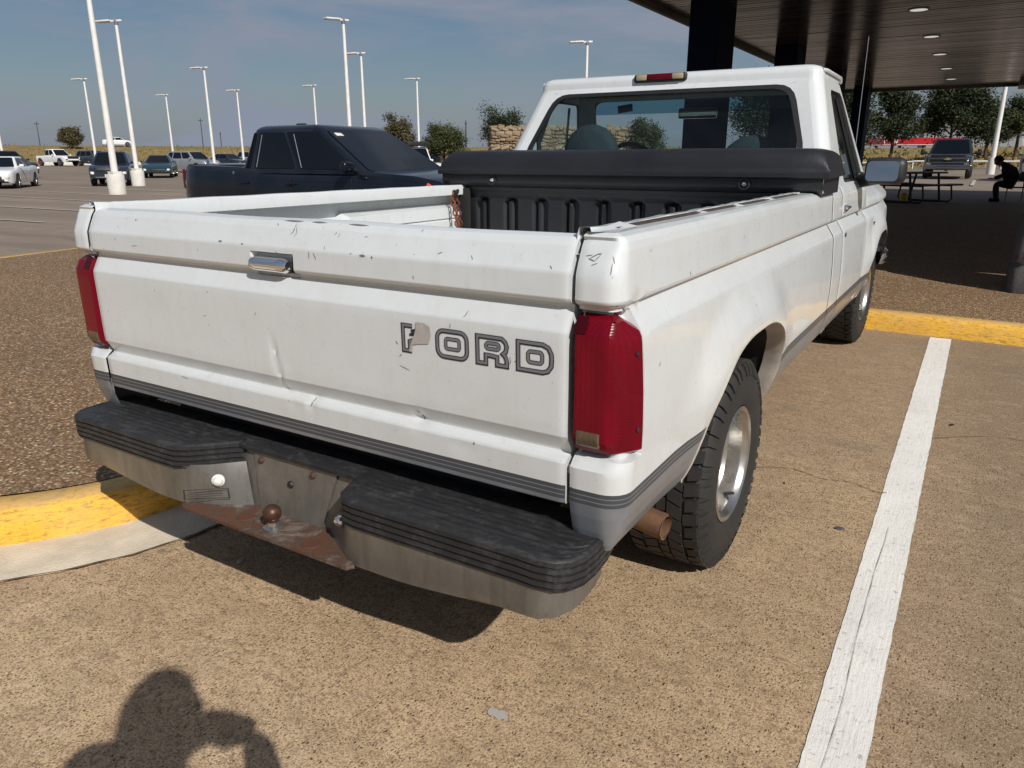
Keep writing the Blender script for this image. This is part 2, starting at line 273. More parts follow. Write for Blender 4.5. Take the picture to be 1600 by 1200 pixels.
M = dict(
    concrete=mat_concrete(), lot=mat_lot(), aggregate=mat_aggregate(), kerb=mat_kerb(), line=mat_paint_line('white_line_paint', (.80, .765, .70), .42),
    farline=mat_paint_line('faded_line_paint', (.50, .45, .38), .5), gutter=simple('gutter_concrete', (.66, .56, .42), .9, var=.2, scale=5, bump=.4, bscale=120),
    grass=mat_grass(), white=mat_white_paint(), silver=simple('silver_lower_paint', (.215, .230, .250), .38, .3, .3, var=.14, scale=5),
    stripe=simple('charcoal_stripe', (.055, .058, .065), .45), black=simple('black_plastic', (.018, .018, .02), .5, var=.3, scale=6, bump=.1, bscale=200),
    dark=simple('dark_underbody', (.012, .011, .010), .9), step=mat_step_rubber(), chrome=mat_chrome_dull(), rust=mat_rust(),
    brightchrome=simple('bright_chrome', (.78, .80, .83), .10, 1.0), alu=simple('polished_aluminium', (.50, .485, .455), .28, .95, var=.12, scale=14),
    red=mat_lens('red_lens', (.20, .0015, .012)), clear=mat_lens('smoked_clear_lens', (.14, .100, .062)), darkred=mat_lens('dark_red_lens', (.07, .001, .006)), amber=simple('yellowed_lens', (.42, .34, .20), .25, coat=1),
    tyre=mat_tyre(), box=simple('black_polyethylene', (.0135, .0140, .0170), .45, var=.25, scale=3.5, bump=.22, bscale=260),
    glass=mat_glass('cab_glass', (.60, .72, .71)), clearglass=mat_glass('clear_glass', (.94, .97, .96)), mirror=simple('mirror_glass', (.60, .60, .56), .03, 1.0),
    dkglass=simple('tinted_car_glass', (.004, .006, .009), .04, 0, 0, .3), rubber=simple('window_rubber', (.012, .012, .013), .55),
    seat=simple('blue_grey_cloth', (.045, .058, .068), .9, var=.2, scale=30), dash=simple('dark_trim', (.03, .032, .036), .7), liner=simple('grey_headliner', (.10, .10, .10), .9),
    slat=mat_slat(), column=simple('navy_steel', (.005, .009, .024), .62, .0, 0, .05, var=.2, scale=3), fascia=simple('bronze_fascia', (.16, .135, .11), .5, .2, var=.15, scale=2),
    lamp=simple('lamp_lens', (.75, .72, .66), .3), polewhite=simple('white_pole_paint', (.72, .70, .66), .45, var=.08, scale=3), polebase=simple('pole_base_concrete', (.62, .59, .53), .85, var=.12, scale=3),
    pedestal=simple('grey_concrete_pedestal', (.065, .062, .060), .85, var=.35, scale=6, bump=.5, bscale=40),
    stone=mat_stone(), bark=simple('bark', (.07, .05, .035), .95, var=.3, scale=6), cloth=simple('dark_cloth', (.010, .010, .012), .95), denim=simple('dark_denim', (.014, .017, .026), .9), skin=simple('skin', (.20, .11, .075), .6),
    gasred=simple('red_canopy_panel', (.52, .012, .022), .45), gaswhite=simple('white_sign_panel', (.75, .74, .72), .5), greybld=simple('grey_metal_siding', (.30, .31, .33), .7, var=.08, scale=.4),
    orange=simple('orange_plastic', (.62, .10, .02), .6), greenpanel=simple('dark_green_panel', (.012, .04, .03), .5), tin=simple('grey_steel', (.22, .22, .23), .5, .5),
    benchblack=simple('black_coated_steel', (.010, .010, .011), .5), chip=simple('exposed_primer', (.17, .165, .16), .7), paper=simple('pale_residue', (.40, .37, .33), .9),
    letterblack=simple('decal_black', (.018, .018, .022), .5), lettergrey=simple('decal_grey', (.155, .16, .175), .45), tape=simple('old_adhesive', (.40, .365, .33), .8, var=.15, scale=40),
    leafdark=mat_leaf('oak_leaves', (.010, .018, .007), (.045, .060, .020)), leafmid=mat_leaf('elm_leaves', (.028, .038, .012), (.085, .095, .030)), leafdry=mat_leaf('thin_dry_leaves', (.050, .042, .018), (.120, .100, .045)),
    yellowbit=simple('yellow_plastic', (.55, .32, .03), .6),
)

# ------------------------------------------------------------------ mesh helpers
class MB:
    def __init__(s): s.v = []; s.f = []; s.m = []
    def add(s, vs, fs, mi=0, flip=False):
        b = len(s.v); s.v += [tuple(x) for x in vs]
        for k, f in enumerate(fs):
            f = [i+b for i in f]; s.f.append(f[::-1] if flip else f); s.m.append(mi if isinstance(mi, int) else mi[k])
        return s
    def box(s, c, d, mi=0, rot=None, taper=1):
        x, y, z = d[0]/2, d[1]/2, d[2]/2; t = taper
        vs = [(-x, -y, -z), (x, -y, -z), (x, y, -z), (-x, y, -z), (-x*t, -y*t, z), (x*t, -y*t, z), (x*t, y*t, z), (-x*t, y*t, z)]
        if rot is not None: vs = [rot @ Vector(v) for v in vs]
        vs = [Vector(v)+Vector(c) for v in vs]
        return s.add(vs, [(0, 3, 2, 1), (4, 5, 6, 7), (0, 1, 5, 4), (1, 2, 6, 5), (2, 3, 7, 6), (3, 0, 4, 7)], mi)
    def rbox(s, c, d, r=.01, seg=2, mi=0, rot=None):
        bm = bmesh.new(); bmesh.ops.create_cube(bm, size=1)
        for v in bm.verts: v.co = Vector((v.co.x*d[0], v.co.y*d[1], v.co.z*d[2]))
        bmesh.ops.bevel(bm, geom=bm.edges[:], offset=min(r, min(d)*.49), segments=seg, affect='EDGES', profile=.5)
        bm.verts.index_update(); vs = [v.co.copy() for v in bm.verts]; fs = [[v.index for v in f.verts] for f in bm.faces]; bm.free()
        if rot is not None: vs = [rot @ v for v in vs]
        return s.add([v+Vector(c) for v in vs], fs, mi)
    def tube(s, pts, rad, n=8, mi=0, cap=True):
        pts = [Vector(p) for p in pts]; rad = rad if isinstance(rad, (list, tuple)) else [rad]*len(pts)
        vs = []; t0 = (pts[1]-pts[0]).normalized(); a = Vector((0, 0, 1)) if abs(t0.z) < .9 else Vector((1, 0, 0)); u = t0.cross(a).normalized()
        for i, p in enumerate(pts):
            t = (pts[min(i+1, len(pts)-1)]-pts[max(i-1, 0)]).normalized(); u = (u-t*u.dot(t)).normalized(); w_ = t.cross(u)
            for k in range(n):
                an = 2*PI*k/n; vs.append(p+(u*math.cos(an)+w_*math.sin(an))*rad[i])
        fs = [(i*n+k, i*n+(k+1) % n, (i+1)*n+(k+1) % n, (i+1)*n+k) for i in range(len(pts)-1) for k in range(n)]
        if cap: fs += [tuple(range(n-1, -1, -1)), tuple((len(pts)-1)*n+k for k in range(n))]
        return s.add(vs, fs, mi)
    def lathe(s, prof, c=(0, 0, 0), axis='z', n=24, mi=0, close=False):
        """prof: (radius, height along axis)"""
        vs = []
        for (r, h) in prof:
            for k in range(n):
                an = 2*PI*k/n; a, b = r*math.cos(an), r*math.sin(an)
                vs.append({'z': (a, b, h), 'x': (h, a, b), 'y': (b, h, a)}[axis])
        vs = [Vector(v)+Vector(c) for v in vs]; P = len(prof)
        fs = []; ms = []
        for i in range(P-1 if not close else P):
            j = (i+1) % P
            for k in range(n):
                fs.append((i*n+k, i*n+(k+1) % n, j*n+(k+1) % n, j*n+k)); ms.append(mi if isinstance(mi, int) else mi[i])
        return s.add(vs, fs, ms)
    def grid(s, P, mi=0, flip=False, keep=None):
        """P[i][j] points"""
        n, m_ = len(P), len(P[0]); vs = [p for row in P for p in row]; fs = []; ms = []
        for i in range(n-1):
            for j in range(m_-1):
                if keep and not keep(i, j): continue
                q = [i*m_+j, i*m_+j+1, (i+1)*m_+j+1, (i+1)*m_+j]
                ps = [Vector(vs[k]) for k in q]
                u = []
                for a, pp in zip(q, ps):
                    if not any((pp-Vector(vs[b])).length < 1e-6 for b in u): u.append(a)
                if len(u) < 3: continue
                fs.append(tuple(u)); ms.append(mi(i, j) if callable(mi) else mi)
        return s.add(vs, fs, ms, flip)
    def ring(s, A, B, mi=0, flip=False):
        n = len(A); return s.add(list(A)+list(B), [(k, (k+1) % n, n+(k+1) % n, n+k) for k in range(n)], mi, flip)
    def poly(s, pts, mi=0, flip=False): return s.add(pts, [tuple(range(len(pts)))], mi, flip)
    def prism(s, pts, d, mi=0):
        n = len(pts); d = Vector(d); a = [Vector(p) for p in pts]; b = [p+d for p in a]
        return s.add(a+b, [tuple(range(n-1, -1, -1)), tuple(range(n, 2*n))]+[(k, (k+1) % n, n+(k+1) % n, n+k) for k in range(n)], mi)
    def build(s, name, mats, parent=None, sharp=35, recalc=True, merge=1e-5):
        me = bpy.data.meshes.new(name); me.from_pydata(s.v, [], s.f)
        mats = mats if isinstance(mats, (list, tuple)) else [mats]
        for m in mats: me.materials.append(m)
        for p, i in zip(me.polygons, s.m): p.material_index = i
        bm = bmesh.new(); bm.from_mesh(me)
        if merge: bmesh.ops.remove_doubles(bm, verts=bm.verts, dist=merge)
        if recalc: bmesh.ops.recalc_face_normals(bm, faces=bm.faces)
        th = R(sharp)
        for f in bm.faces: f.smooth = sharp > 0
        for e in bm.edges: e.smooth = e.is_manifold and e.calc_face_angle(0) < th
        bm.to_mesh(me); bm.free()
        return link(name, me, parent)
def link(name, me, parent=None):
    o = bpy.data.objects.new(name, me); C.objects.link(o)
    if parent is not None: put(o, parent)
    return o
def wmat(o):
    m = Matrix.LocRotScale(o.location, o.rotation_euler, o.scale)
    return (wmat(o.parent) @ o.matrix_parent_inverse @ m) if o.parent else m
def put(o, parent):      # parent while keeping world coordinates of the mesh
    o.parent = parent; o.matrix_parent_inverse = wmat(parent).inverted()
def tag(o, label=None, cat=None, group=None, kind=None):
    if label: o['label'] = label
    if cat: o['category'] = cat
    if group: o['group'] = group
    if kind: o['kind'] = kind
    return o
def thing(name, label, cat, loc=(0, 0, 0), rz=0, group=None):
    o = bpy.data.objects.new(name, None); C.objects.link(o); o.location = loc; o.rotation_euler = (0, 0, rz); o.empty_display_size = .2
    return tag(o, label, cat, group)
def local(o, parent):    # parent with the mesh already in the parent's own space
    o.parent = parent; return o
def copy_tree(o, parent=None):
    c = o.copy(); C.objects.link(c)
    if parent is not None: c.parent = parent
    for ch in o.children: copy_tree(ch, c)
    return c
def ss(a, b, x):
    t = max(0, min(1, (x-a)/(b-a))); return t*t*(3-2*t)
def lerp(a, b, t): return a+(b-a)*t
def interp(x, xs, ys):
    if x <= xs[0]: return ys[0]
    for i in range(len(xs)-1):
        if x <= xs[i+1]: return lerp(ys[i], ys[i+1], (x-xs[i])/(xs[i+1]-xs[i]))
    return ys[-1]

# ------------------------------------------------------------------ ground
KT = 4.70
def near_slope(x, y):
    if y > 5.6 and x < -3.46: return 0.0
    return (.024+.0262*(max(-4, min(KT, y))-1))*ss(-16, -8, x)
def polar(x, y):
    dx, dy = x-1.544, y+1.342
    return math.hypot(dx, dy), math.degrees(math.atan2(dx*.853+dy*.5227, -dx*.5227+dy*.853))
def gz(x, y):
    r, ang = polar(x, y); w_ = ss(12, 24, ang)*(1-ss(100, 150, ang))
    w_ = max(w_, 0)
    l = interp(r, [0, 45, 100, 118, 150, 400, 4000], [0, 0, .5, .65, 3.35, 3.5, 3.5])
    rr = interp(r, [0, 12, 20, 31, 70, 110, 150, 4000], [0, 0, .05, .3, .55, 2.5, 3.0, 3.4])
    return near_slope(x, y)+lerp(l, rr, w_)
def edge_r(a):
    w_ = ss(12, 24, a)*(1-ss(100, 150, a)); return lerp(112, 66, w_)+1.5*math.sin(a*.3)
def polar_sheet(name, mat, r_of, rings, kind='structure', n=240, lift=0):
    P = []
    for i in range(rings+1):
        row = []
        for k in range(n+1):
            a = R(360*k/n-180); ang = math.degrees(a)
            if ang > 180: ang -= 360
            r = r_of(i/rings, ang); x = 1.544+r*(math.sin(a)*.853-math.cos(a)*.5227); y = -1.342+r*(math.sin(a)*.5227+math.cos(a)*.853)
            row.append((x, y, gz(x, y)+lift))
        P.append(row)
    b = MB(); b.grid(P); o = b.build(name, mat, sharp=80); tag(o, kind=kind); return o
polar_sheet('parking_lot', M['lot'], lambda t, a: (t**1.6)*(edge_r(a)+1.0), 60, lift=-.012)
polar_sheet('grass_field', M['grass'], lambda t, a: edge_r(a)+(t**2.6)*3800, 40, lift=.03)
# stall concrete (near paving, laid on the lot)
P = [[(x, y, near_slope(x, y)+.004) for x in [-8.2+i*.8 for i in range(29)]] for y in [-9, -6, -4, -2, 0, 1, 2, 3, 4, KT, 4.9]]
b = MB(); b.grid(P); tag(b.build('stall_pavement', M['concrete'], sharp=80), kind='structure')

# kerb line: foot of the kerb face, seen from the stall
def smooth_path(pts, per=6):
    pts = [Vector(p) for p in pts]; o = []
    for i in range(len(pts)-1):
        p0, p1, p2, p3 = pts[max(i-1, 0)], pts[i], pts[i+1], pts[min(i+2, len(pts)-1)]
        for k in range(per):
            t = k/per; o.append(.5*((2*p1)+(-p0+p2)*t+(2*p0-5*p1+4*p2-p3)*t*t+(-p0+3*p1-3*p2+p3)*t**3))
    o.append(pts[-1]); return o
foot = smooth_path([(-8.3, -1.45, 0), (-5, -1.30, 0), (-3.0, -1.10, 0), (-2.1, -.82, 0), (-1.6, -.50, 0), (-1.31, -.25, 0), (-1.12, 0.0, 0), (-1.035, .22, 0), (-1.005, .55, 0), (-1.0, 1.2, 0), (-1.0, 2.5, 0), (-1.0, 4.0, 0), (-.93, 4.42, 0), (-.7, 4.66, 0), (-.3, 4.71, 0), (1.0, 4.71, 0), (2.0, 4.67, 0), (4, 4.62, 0), (7, 4.6, 0), (13, 4.6, 0)])
def left_normals(path):
    o = []
    for i, p in enumerate(path):
        t = (path[min(i+1, len(path)-1)]-path[max(i-1, 0)]); t.z = 0; t.normalize(); o.append(Vector((-t.y, t.x, 0)))
    return o
nrm = left_normals(foot)
KH = .137
prof = [(-.004, -.03), (0, 0), (.012, .05), (.022, .10), (.034, .122), (.055, KH-.004), (.085, KH), (.165, KH-.002), (.178, KH-.012), (.18, .03)]
b = MB(); rnd = random.Random(3)
b.grid([[p+n_*d+Vector((0, 0, near_slope(p.x, p.y)+h)) for d, h in prof] for p, n_ in zip(foot, nrm)])
tag(b.build('kerb', M['kerb'], sharp=50), kind='structure')
# gutter strip along the left corner
g0 = [i for i, p in enumerate(foot) if -6 < p.x and p.y < 3.8 and p.x < -.9]
b = MB(); b.grid([[foot[i]-nrm[i]*d+Vector((0, 0, near_slope(foot[i].x, foot[i].y)+.008)) for d in ([-.003, .05, .12, .20, .275+.004*math.sin(i*1.7)])] for i in g0])
tag(b.build('gutter', M['gutter'], sharp=60), kind='structure')
# dirt-filled joint between gutter and stall paving, broken paste along it
b = MB(); rj = random.Random(5)
Pj = []
for i in g0:
    a_ = .272+.004*math.sin(i*1.7); wj = rj.uniform(.002, .012)
    Pj.append([foot[i]-nrm[i]*(a_+d)+Vector((0, 0, near_slope(foot[i].x, foot[i].y)+.012)) for d in (0, wj)])
b.grid(Pj); tag(b.build('gutter_joint', simple('joint_dirt', (.15, .115, .08), .95, var=.4, scale=30)), kind='structure')
# planted-size island of exposed aggregate
inner = [p+n_*.179 for p, n_ in zip(foot, nrm)]
top = lambda x, y: near_slope(x, min(y, KT))+KH-.006
b = MB(); tri = []
out_pts = inner+[Vector((13, 23.2, 0)), Vector((-3.3, 23.2, 0)), Vector((-3.3, 5.45, 0)), Vector((-8.35, 5.45, 0))]
bm = bmesh.new(); vs_ = [bm.verts.new(p) for p in out_pts]; bm.faces.new(vs_)
bmesh.ops.triangulate(bm, faces=bm.faces[:])
for cut in [(-8.2+.0, 0)]: pass
for yv in (-.5, 0, 1, 2, 3, 4, KT):
    bmesh.ops.bisect_plane(bm, geom=bm.verts[:]+bm.edges[:]+bm.faces[:], plane_co=(0, yv, 0), plane_no=(0, 1, 0))
for xv in (-8, -7, -6, -5, -4):
    bmesh.ops.bisect_plane(bm, geom=bm.verts[:]+bm.edges[:]+bm.faces[:], plane_co=(xv, 0, 0), plane_no=(1, 0, 0))
for v in bm.verts: v.co.z = top(v.co.x, v.co.y)
me = bpy.data.meshes.new('island_pavement'); bm.to_mesh(me); bm.free(); me.materials.append(M['aggregate'])
o = bpy.data.objects.new('island_pavement', me); C.objects.link(o); tag(o, kind='structure')
# kerb round the far sides of the island
foot2 = [Vector(p) for p in ((-8.3, -1.45, 0), (-8.53, -1.2, 0), (-8.53, 2, 0), (-8.53, 5.4, 0), (-8.3, 5.63, 0), (-6, 5.63, 0), (-3.4, 5.63, 0), (-3.48, 6, 0), (-3.48, 15, 0), (-3.48, 23.2, 0), (-3.3, 23.4, 0), (13, 23.4, 0))]
b = MB(); P = []
for p, n_ in zip(foot2, left_normals(foot2)):
    zt = top(max(p.x, -8.3), p.y)
    P.append([p-n_*d+Vector((0, 0, 0)) for d in (0, .02, .05, .18)])
    for q, h in zip(P[-1], (-.25, -.02, .006, .004)): q.z = zt+h
b.grid(P); tag(b.build('kerb', M['kerb'], sharp=50), kind='structure')
# stall line beside the truck, its copy further right, lines in the far lot
def strip(x0, y0, x1, y1, wd, mat, name='stall_line', lift=.008, n=24, jit=.003):
    d = Vector((x1-x0, y1-y0, 0)); s_ = Vector((-d.y, d.x, 0)).normalized()*wd/2; P = []; rr_ = random.Random(x0)
    for i in range(n+1):
        c = Vector((x0, y0, 0))+d*i/n; row = []
        for k in (-1, 1):
            q = c+s_*(k+rr_.uniform(-jit, jit)/wd*2); q.z = (near_slope(q.x, q.y) if q.y < 5 and q.x > -8 else gz(q.x, q.y))+lift; row.append(q)
        P.append(row)
    b = MB(); b.grid(P); return tag(b.build(name, mat, sharp=60), kind='structure')
strip(1.450, -2.4, 1.450, 4.66, .134, M['line'], n=220, jit=.0014, lift=.0062)
strip(4.15, -2.4, 4.13, 4.62, .132, M['line'], n=40)
for (x0, y0, x1, y1) in ((-26, 9.75, -18.9, 10.05), (-31, 13.2, -21.5, 12.85), (-24, 7.1, -16, 7.5), (-34, 16.0, -26, 15.7), (-36, 19.3, -28, 19.0), (-21, 5.0, -15.5, 4.6), (-40, 12, -33, 11.6)):
    strip(x0, y0, x1, y1, .13, M['farline'], lift=.006, n=8)
for (x0, y0, x1, y1) in ((-6.2, 27.0, 0.2, 27.2), (-2.0, 30, -2.0, 36), (1.2, 30, 1.2, 36), (4.4, 30, 4.4, 36), (-5.2, 30, -5.2, 36)):
    strip(x0, y0, x1, y1, .12, M['farline'], lift=.02, n=8)
# cracks in the stall paving
def crack(pts, wd, name='pavement_crack', mat=None):
    pp = smooth_path([(x, y, 0) for x, y in pts], 8); rr_ = random.Random(9); P = []
    for p, n_ in zip(pp, left_normals(pp)):
        j = n_*rr_.uniform(-.0015, .0015); ww = wd*rr_.uniform(.4, 1.2); row = []
        for k in (-.5, .5):
            q = p+j+n_*ww*k; q.z = near_slope(q.x, q.y)+.0085; row.append(q)
        P.append(row)
    b = MB(); b.grid(P); return tag(b.build(name, mat or simple('crack_dirt', (.17, .115, .070), .95)), kind='structure')
crack([(.88, 1.80), (1.02, 1.86), (1.15, 1.82), (1.26, 1.84), (1.36, 1.80), (1.40, 1.81)], .0045)
crack([(1.425, -1.4), (1.432, -.6), (1.424, -.1), (1.436, .4), (1.43, .9), (1.438, 1.5)], .0022, mat=simple('line_crack', (.42, .38, .32), .9))
crack([(1.52, 2.55), (1.8, 2.72), (2.1, 2.68), (2.5, 2.80)], .005)
b = MB(); rr_ = random.Random(3); pc = [(.70+(.030+rr_.uniform(-.008, .008))*math.cos(2*PI*k/14), -.03+(.016+rr_.uniform(-.006, .006))*math.sin(2*PI*k/14)) for k in range(14)]
b.poly([(x, y, near_slope(x, y)+.0072) for x, y in pc]); tag(b.build('pavement_patch', M['paper'], sharp=0), kind='structure')

# ------------------------------------------------------------------ the white pickup
truck = thing('pickup_truck', 'old white regular cab pickup with dented tailgate and worn step bumper in the foreground stall', 'pickup truck', (0, 1, 0))
WN = .985
SP = [(.862, 1.196), (.864, 1.207), (.872, 1.212), (.900, 1.2125), (.936, 1.2115), (.953, 1.205), (.961, 1.195), (.9645, 1.178), (.9665, 1.150), (.969, 1.11), (.9715, 1.080), (.968, 1.073), (.953, 1.064), (.9515, 1.058), (.956, 1.050), (.982, 1.010), (.985, 1.004), (.9875, .99), (.991, .95), (.996, .88), (.999, .80), (.999, .74), (.9975, .70), (.996, .664), (.9955, .654), (.9955, .652), (.995, .643), (.995, .641), (.9945, .632), (.988, .60), (.976, .56), (.962, .525), (.952, .508), (.935, .503)]
TP = [(-.080, 1.150), (-.080, 1.196), (-.074, 1.2025), (-.055, 1.204), (-.036, 1.198), (-.024, 1.182), (-.0045, 1.141), (-.001, 1.134), (0, 1.128), (.001, 1.078), (-.003, 1.071), (-.020, 1.063), (-.0215, 1.057), (-.017, 1.050), (.004, 1.011), (.006, 1.006), (.0065, .99), (.005, .90), (.004, .80), (.0025, .776), (-.020, .741), (-.0205, .736), (-.015, .729), (.003, .7225), (.006, .717), (.005, .69), (.004, .664), (.004, .654), (.004, .652), (.004, .643), (.004, .641), (.004, .632), (.003, .622), (-.006, .615), (-.03, .613)]
def tail_o(z):
    if z < .632: return side_x(z)-.9905
    return interp(z, [t[1] for t in TP[:2:-1]], [t[0] for t in TP[:2:-1]])
def dens(SP, mx=.02):
    Q = [SP[0]]
    for i in range(1, len(SP)-1):
        a, p, c = (Vector(SP[j]) for j in (i-1, i, i+1)); d1, d2 = p-a, c-p
        if d1.length > .007 and d1.angle(d2, 0) > R(4): q = p-d1.normalized()*.0022; Q.append((q.x, q.y))
        Q.append(SP[i])
        if d2.length > .007 and d1.angle(d2, 0) > R(4): q = p+d2.normalized()*.0022; Q.append((q.x, q.y))
    Q.append(SP[-1]); SP = Q
    o = []
    for i in range(len(SP)-1):
        (x0, z0), (x1, z1) = SP[i], SP[i+1]; k = max(1, int(math.ceil(abs(z1-z0)/mx)))
        for j in range(k): o.append((lerp(x0, x1, j/k), lerp(z0, z1, j/k)))
    o.append(SP[-1]); return o
SPD = dens(SP)
def side_x(z): return interp(-z, [-p[1] for p in SP[3:]], [p[0] for p in SP[3:]])
def row_mat(z):      # 0 white, 1 stripe, 2 silver
    if z > .664: return 0
    if z > .632: return 1 if not (.641 < z < .643 or .652 < z < .654) else 2
    return 2
AE = 2.8
def arch(cy, cz, ry, rz):
    return lambda y: cz+rz*max(0, 1-abs((y-cy)/ry)**AE)**(1/AE) if abs(y-cy) < ry else -1
ARCH_R = arch(.97, .42, .475, .432); ARCH_F = arch(4.30, .46, .47, .43)
def flare_amp(z): return .007+.025*ss(.60, .80, z)
def flare(y, z, cy, cz, ry, rz):
    q = (abs((y-cy)/ry)**AE+abs((z-cz)/rz)**AE)**(1/AE); d = (q-1)*.45
    return flare_amp(z)*(1-ss(0, .17, d))*(1-ss(1.0, 1.05, z)) if d > -.05 else flare_amp(z)
def side_panel(ys, A, AP, sgn, rows=SPD, extra=None, name='bed_side', parent=None, path=None, zmap=None):
    """panel over stations; path(y) -> (point, normal) in plan for the right side"""
    P = []; 
    for y in ys:
        pt, nn = path(y) if path else (Vector((WN, y, 0)), Vector((1, 0, 0))); col = []
        za = A(pt.y) if (A and nn.x > .9) else -1
        for (x, z) in rows:
            zz = max(z, za) if za > 0 else z
            if zmap: zz = zmap(zz)
            o_ = side_x(zz)-WN if zz < 1.2 else x-WN
            if nn.x < .999: o_ = lerp(tail_o(zz) if zz < 1.2 else x-WN, o_, nn.x**1.5)
            if za > 0 and zz > z: o_ = side_x(max(zz, .51))-WN
            if A and nn.x > .9: o_ += flare(pt.y, zz, *AP)
            if extra: o_ += extra(pt, nn, zz)
            q = pt+nn*o_; col.append((sgn*q.x, q.y, zz))
        P.append(col)
    zs = [r[1] for r in rows]
    b = MB(); b.grid(P, mi=lambda i, j: row_mat((zs[j]+zs[j+1])/2))
    return b
RC = .050
def bed_path(s):     # s<0: rear face from the seam to the corner, then round it, then forward
    x0 = .8705; L1 = WN-RC-x0; L2 = RC*PI/2
    if s < L1: return Vector((x0+s, 0, 0)), Vector((0, -1, 0))
    if s < L1+L2:
        a = (s-L1)/RC; return Vector((WN-RC+RC*math.sin(a), RC-RC*math.cos(a), 0)), Vector((math.sin(a), -math.cos(a), 0))
    return Vector((WN, RC+s-L1-L2, 0)), Vector((1, 0, 0))
SB = (WN-RC-.8705)+RC*PI/2-RC            # s = y + SB along the side
LZ0, LZ1 = .739, 1.052; LS1 = SB+.088    # lamp opening
def lamp_in(s, z, e=0): return -.002-e <= s <= LS1+e and LZ0-e <= z <= LZ1+e
def lamp_zmap(z):       # bends the panel rows so that the lamp opening has a cut-off top corner
    c = min(.034, max(0, cur[0]-(LS1-.036))*.95) if cur[0] < LS1+.07 else 0
    if cur[0] > LS1+.008: c *= 1-ss(LS1+.008, LS1+.06, cur[0])
    return z-c*(ss(.90, LZ1-.004, z)*(1-ss(LZ1+.004, 1.100, z)) if z > .9 else 0)
ss_list = [-.0, .004, .01]+[.01+.0125*i for i in range(1, 17)]+[LS1-.006, LS1-.002, LS1+.002, LS1+.006, LS1+.02, LS1+.05, LS1+.1]
ya = sorted(set([.97-.475*math.cos(PI*i/56) for i in range(57)]+[.97+sg_*.475*(1-.0005*k*k) for k in range(1, 9) for sg_ in (-1, 1)]))
ss_list = sorted(set(ss_list))
tail = ss_list+[SB+y for y in [.32, .40, .46, .49]]+[SB+y for y in ya]+[SB+y for y in [1.46, 1.5, 1.56, 1.64, 1.76, 1.9, 2.05, 2.2, 2.32, 2.41, 2.417]]
rows = sorted(set([round(z, 5) for _, z in SPD]+[LZ0-.003, LZ0, LZ0+.003, LZ1-.003, LZ1]), reverse=True)
rows = [(side_x(z) if z < 1.2 else dict((round(zz, 5), x) for x, zz in SPD).get(z, .9), z) for z in rows if z <= 1.2125]
rows = [(x, z) for x, z in SPD if z >= 1.2]+[r for r in rows if r[1] < 1.2]
